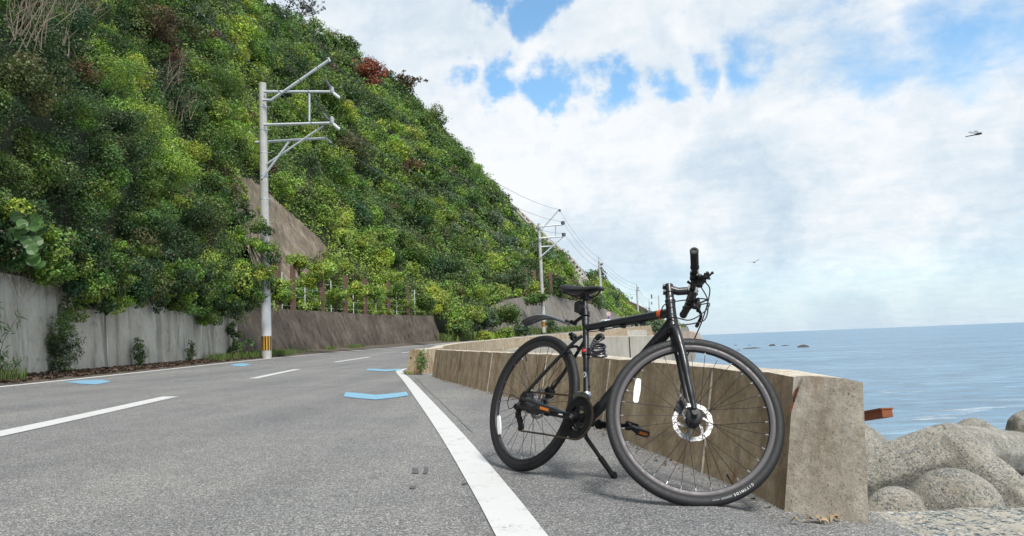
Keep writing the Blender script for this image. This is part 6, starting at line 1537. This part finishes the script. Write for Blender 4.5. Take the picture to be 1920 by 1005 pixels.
    P = arc(c, .0965, radians(97), radians(-84), -.058, 26)+[np.array([.25, -.066, .186]), ]+arc(G1, .019, radians(-95), radians(-250), -.077, 8)[:6]+arc(G0, .019, radians(-60), radians(60), -.077, 6)+arc(h, .040, radians(-40), radians(-265), -.045, 0)+arc(h, .036, radians(-70), radians(-30-230), -.047, 0)
    P = arc(c, .0965, radians(95), radians(-90), -.058, 28)+[np.array([.25, -.068, .187])]+arc(G1, .019, radians(-85), radians(-215), -.077, 7)+arc(G0, .019, radians(-40), radians(70), -.077, 6)[:5]+arc(h, .0400, radians(-70), radians(-260), -.046, 14)+[np.array([.22, -.052, .382])]
    P = np.array(P+[P[0]]); seg = np.linalg.norm(np.diff(P, axis=0), axis=1); S = np.concatenate([[0], np.cumsum(seg)]); n = int(S[-1]/.0127); mb = MB()
    Q = np.stack([np.interp(np.linspace(0, S[-1], n+1), S, P[:, k]) for k in range(3)], 1)
    for i in range(n):
        a, b = Q[i], Q[i+1]; d = b-a; L = np.linalg.norm(d); d = d/L; w_ = .0046 if i % 2 else .0030; u = np.cross(d, Y)
        for s in (-1, 1): mb.box((a+b)/2+Y*s*w_*.75, (L*1.12, .0011, .0078), np.stack([d, Y, u], 1))
        mb.cyl(a-Y*.0042, a+Y*.0042, .0036, 7)
    part('chain', mb, 'chain', smooth=30)
drivetrain()
def brakes():
    mb = MB(ST); c = np.array([.975, .047, .392]); mb.box(c, (.032, .028, .046), rotm((0, 1, 0), .35)); mb.cyl(c+[-.004, -.018, .004], c+[-.004, .024, .004], .017, 18); mb.box(c+[.012, .004, .022], (.022, .012, .040), rotm((0, 1, 0), .3)); mb.tube([c+[-.006, .012, .018], c+[-.010, .014, .060]], [.004, .003], 8); mb.tube([c+[-.02, .012, -.02], c+[-.008, .014, .03]], .004, 8); cp = part('front_caliper', mb, 'blackm')
    mb = MB(ST); mb.tube([c+[-.010, .014, .048], c+[-.011, .0145, .062]], .0042, 8); part('adjuster', mb, 'silver', cp)
    mb = MB(); c = np.array([.060, .050, .405]); mb.box(c, (.032, .030, .050), rotm((0, 1, 0), -.5)); mb.cyl(c+[.002, -.02, .006], c+[.002, .022, .006], .018, 18); mb.box(c+[.012, 0, .02], (.04, .01, .012), rotm((0, 1, 0), -.7)); mb.tube([c+[.0, .008, .02], c+[-.002, .008, .045]], .004, 8); part('rear_caliper', mb, 'blackm')
    ft = BM.T@(np.array([.424, 3.478, .006])-BT); k0 = np.array([.372, .030, .262]); k1 = np.array([.385, .055, .215]); kd = ft-k1
    mb = MB(); mb.box((.376, 0, .286), (.036, .062, .012)); mb.tube([(.374, .01, .280), k0, k1], [.012, .013, .012], 12); mb.tube([k1, k1+kd*.55], [.0105, .0095], 12); mb.tube([k1+kd*.52, k1+kd*.92], [.0135, .0115], 12); mb.cyl(k1+kd*.60+[0, -.014, 0], k1+kd*.60+[0, .014, 0], .006, 10); ks = part('kickstand', mb, 'blackm')
    mb = MB(); mb.tube([k1+kd*.90, k1+kd*.985, ft+[.012, 0, .006]], [.0125, .0135, .016], 12); part('kickstand_foot', mb, 'rubber', ks)
brakes()
# ------------------------------------------------------------------ coiled cable lock hanging on the seat tube
def lock():
    W_ = lambda p: BM@np.array(p, float)+BT
    c = np.array([.452, -.028, .606]); root = empty('cable_lock', W_(c)); tag(root, 'coiled grey cable lock hung on the bicycle seat tube by a red buttoned clip', 'cable lock')
    axis = np.array([.62, -.50, .60]); axis /= np.linalg.norm(axis)
    mb = MB(W_); pts = []; n = 200
    e1 = np.array([.80, .30, -.50]); e1 /= np.linalg.norm(e1); e2 = np.array([.20, .05, .98]); e2 /= np.linalg.norm(e2)
    ax_ = np.array([.18, -.60, .78]); ax_ /= np.linalg.norm(ax_); u = np.cross(ax_, [0, 0, 1.]); u /= np.linalg.norm(u); v = np.cross(ax_, u)
    for i in range(n+1):
        t = i/n; a = 2*pi*3.75*t+1.2; r = .0345+.002*sin(a*.6); pts.append(c+ax_*(.022-.052*t)+np.array([.003*sin(a*.4), 0, -.006*t])+u*r*cos(a)+v*r*.95*sin(a)+ax_*.004*sin(a*1.3))
    mb.tube(pts, .0052, 10); put(mb.build('coil', 'lock'), root)
    a, b = pts[0], pts[-1]; top = np.array([.452, -.030, .664])
    mb = MB(W_); mb.tube(bez([top+[.022, 0, -.006], top+[.012, 0, .006], top+[-.008, 0, .006], top+[-.026, 0, -.014], top+[-.040, 0, -.040]], 5), [.010]*5+[.0115]*6+[.0125]*6+[.011]*4, 14); put(mb.build('lock_head', 'plastic'), root)
    mb = MB(W_)
    for k in range(4): p = top+np.array([-.024-.0052*k, 0, -.010-.0105*k]); d = np.array([-.45, 0, -.9]); mb.lathe(p, d, [(0, .0125), (.001, .0138), (.006, .0138), (.007, .0125)], 20)
    put(mb.build('number_dial', 'gear'), root)
    q = BB+SU*.335; mb = MB(W_); mb.lathe(q-SU*.017, SU, [(0, .0158), (0, .0215), (.034, .0215), (.034, .0158)], 24, closed=True); mb.box(q+[.024, -.004, .004], (.018, .016, .030)); mb.box(q+[-.020, .006, 0], (.014, .012, .026)); put(mb.build('mount_clip', 'plastic'), root)
    mb = MB(W_); rt = np.array([.35, -.93, .1]); rt /= np.linalg.norm(rt); mb.lathe(q+rt*.0205, rt, [(0, .0085), (.005, .0085), (.0065, .006), (.007, .001)], 16); put(mb.build('red_button', 'red'), root)
    # cable ends run to the lock head
    mb = MB(W_); mb.tube(bez([pts[0], (pts[0]+top)/2+[.02, -.004, 0], top+[.022, 0, -.006]], 6), .0052, 10); put(mb.build('cable_end', 'lock'), root); mb = MB(W_); mb.tube(bez([pts[-1], (pts[-1]+top)/2+[-.03, -.006, 0], top+[-.038, 0, -.036]], 6), .0052, 10); put(mb.build('cable_end', 'lock'), root)
lock()
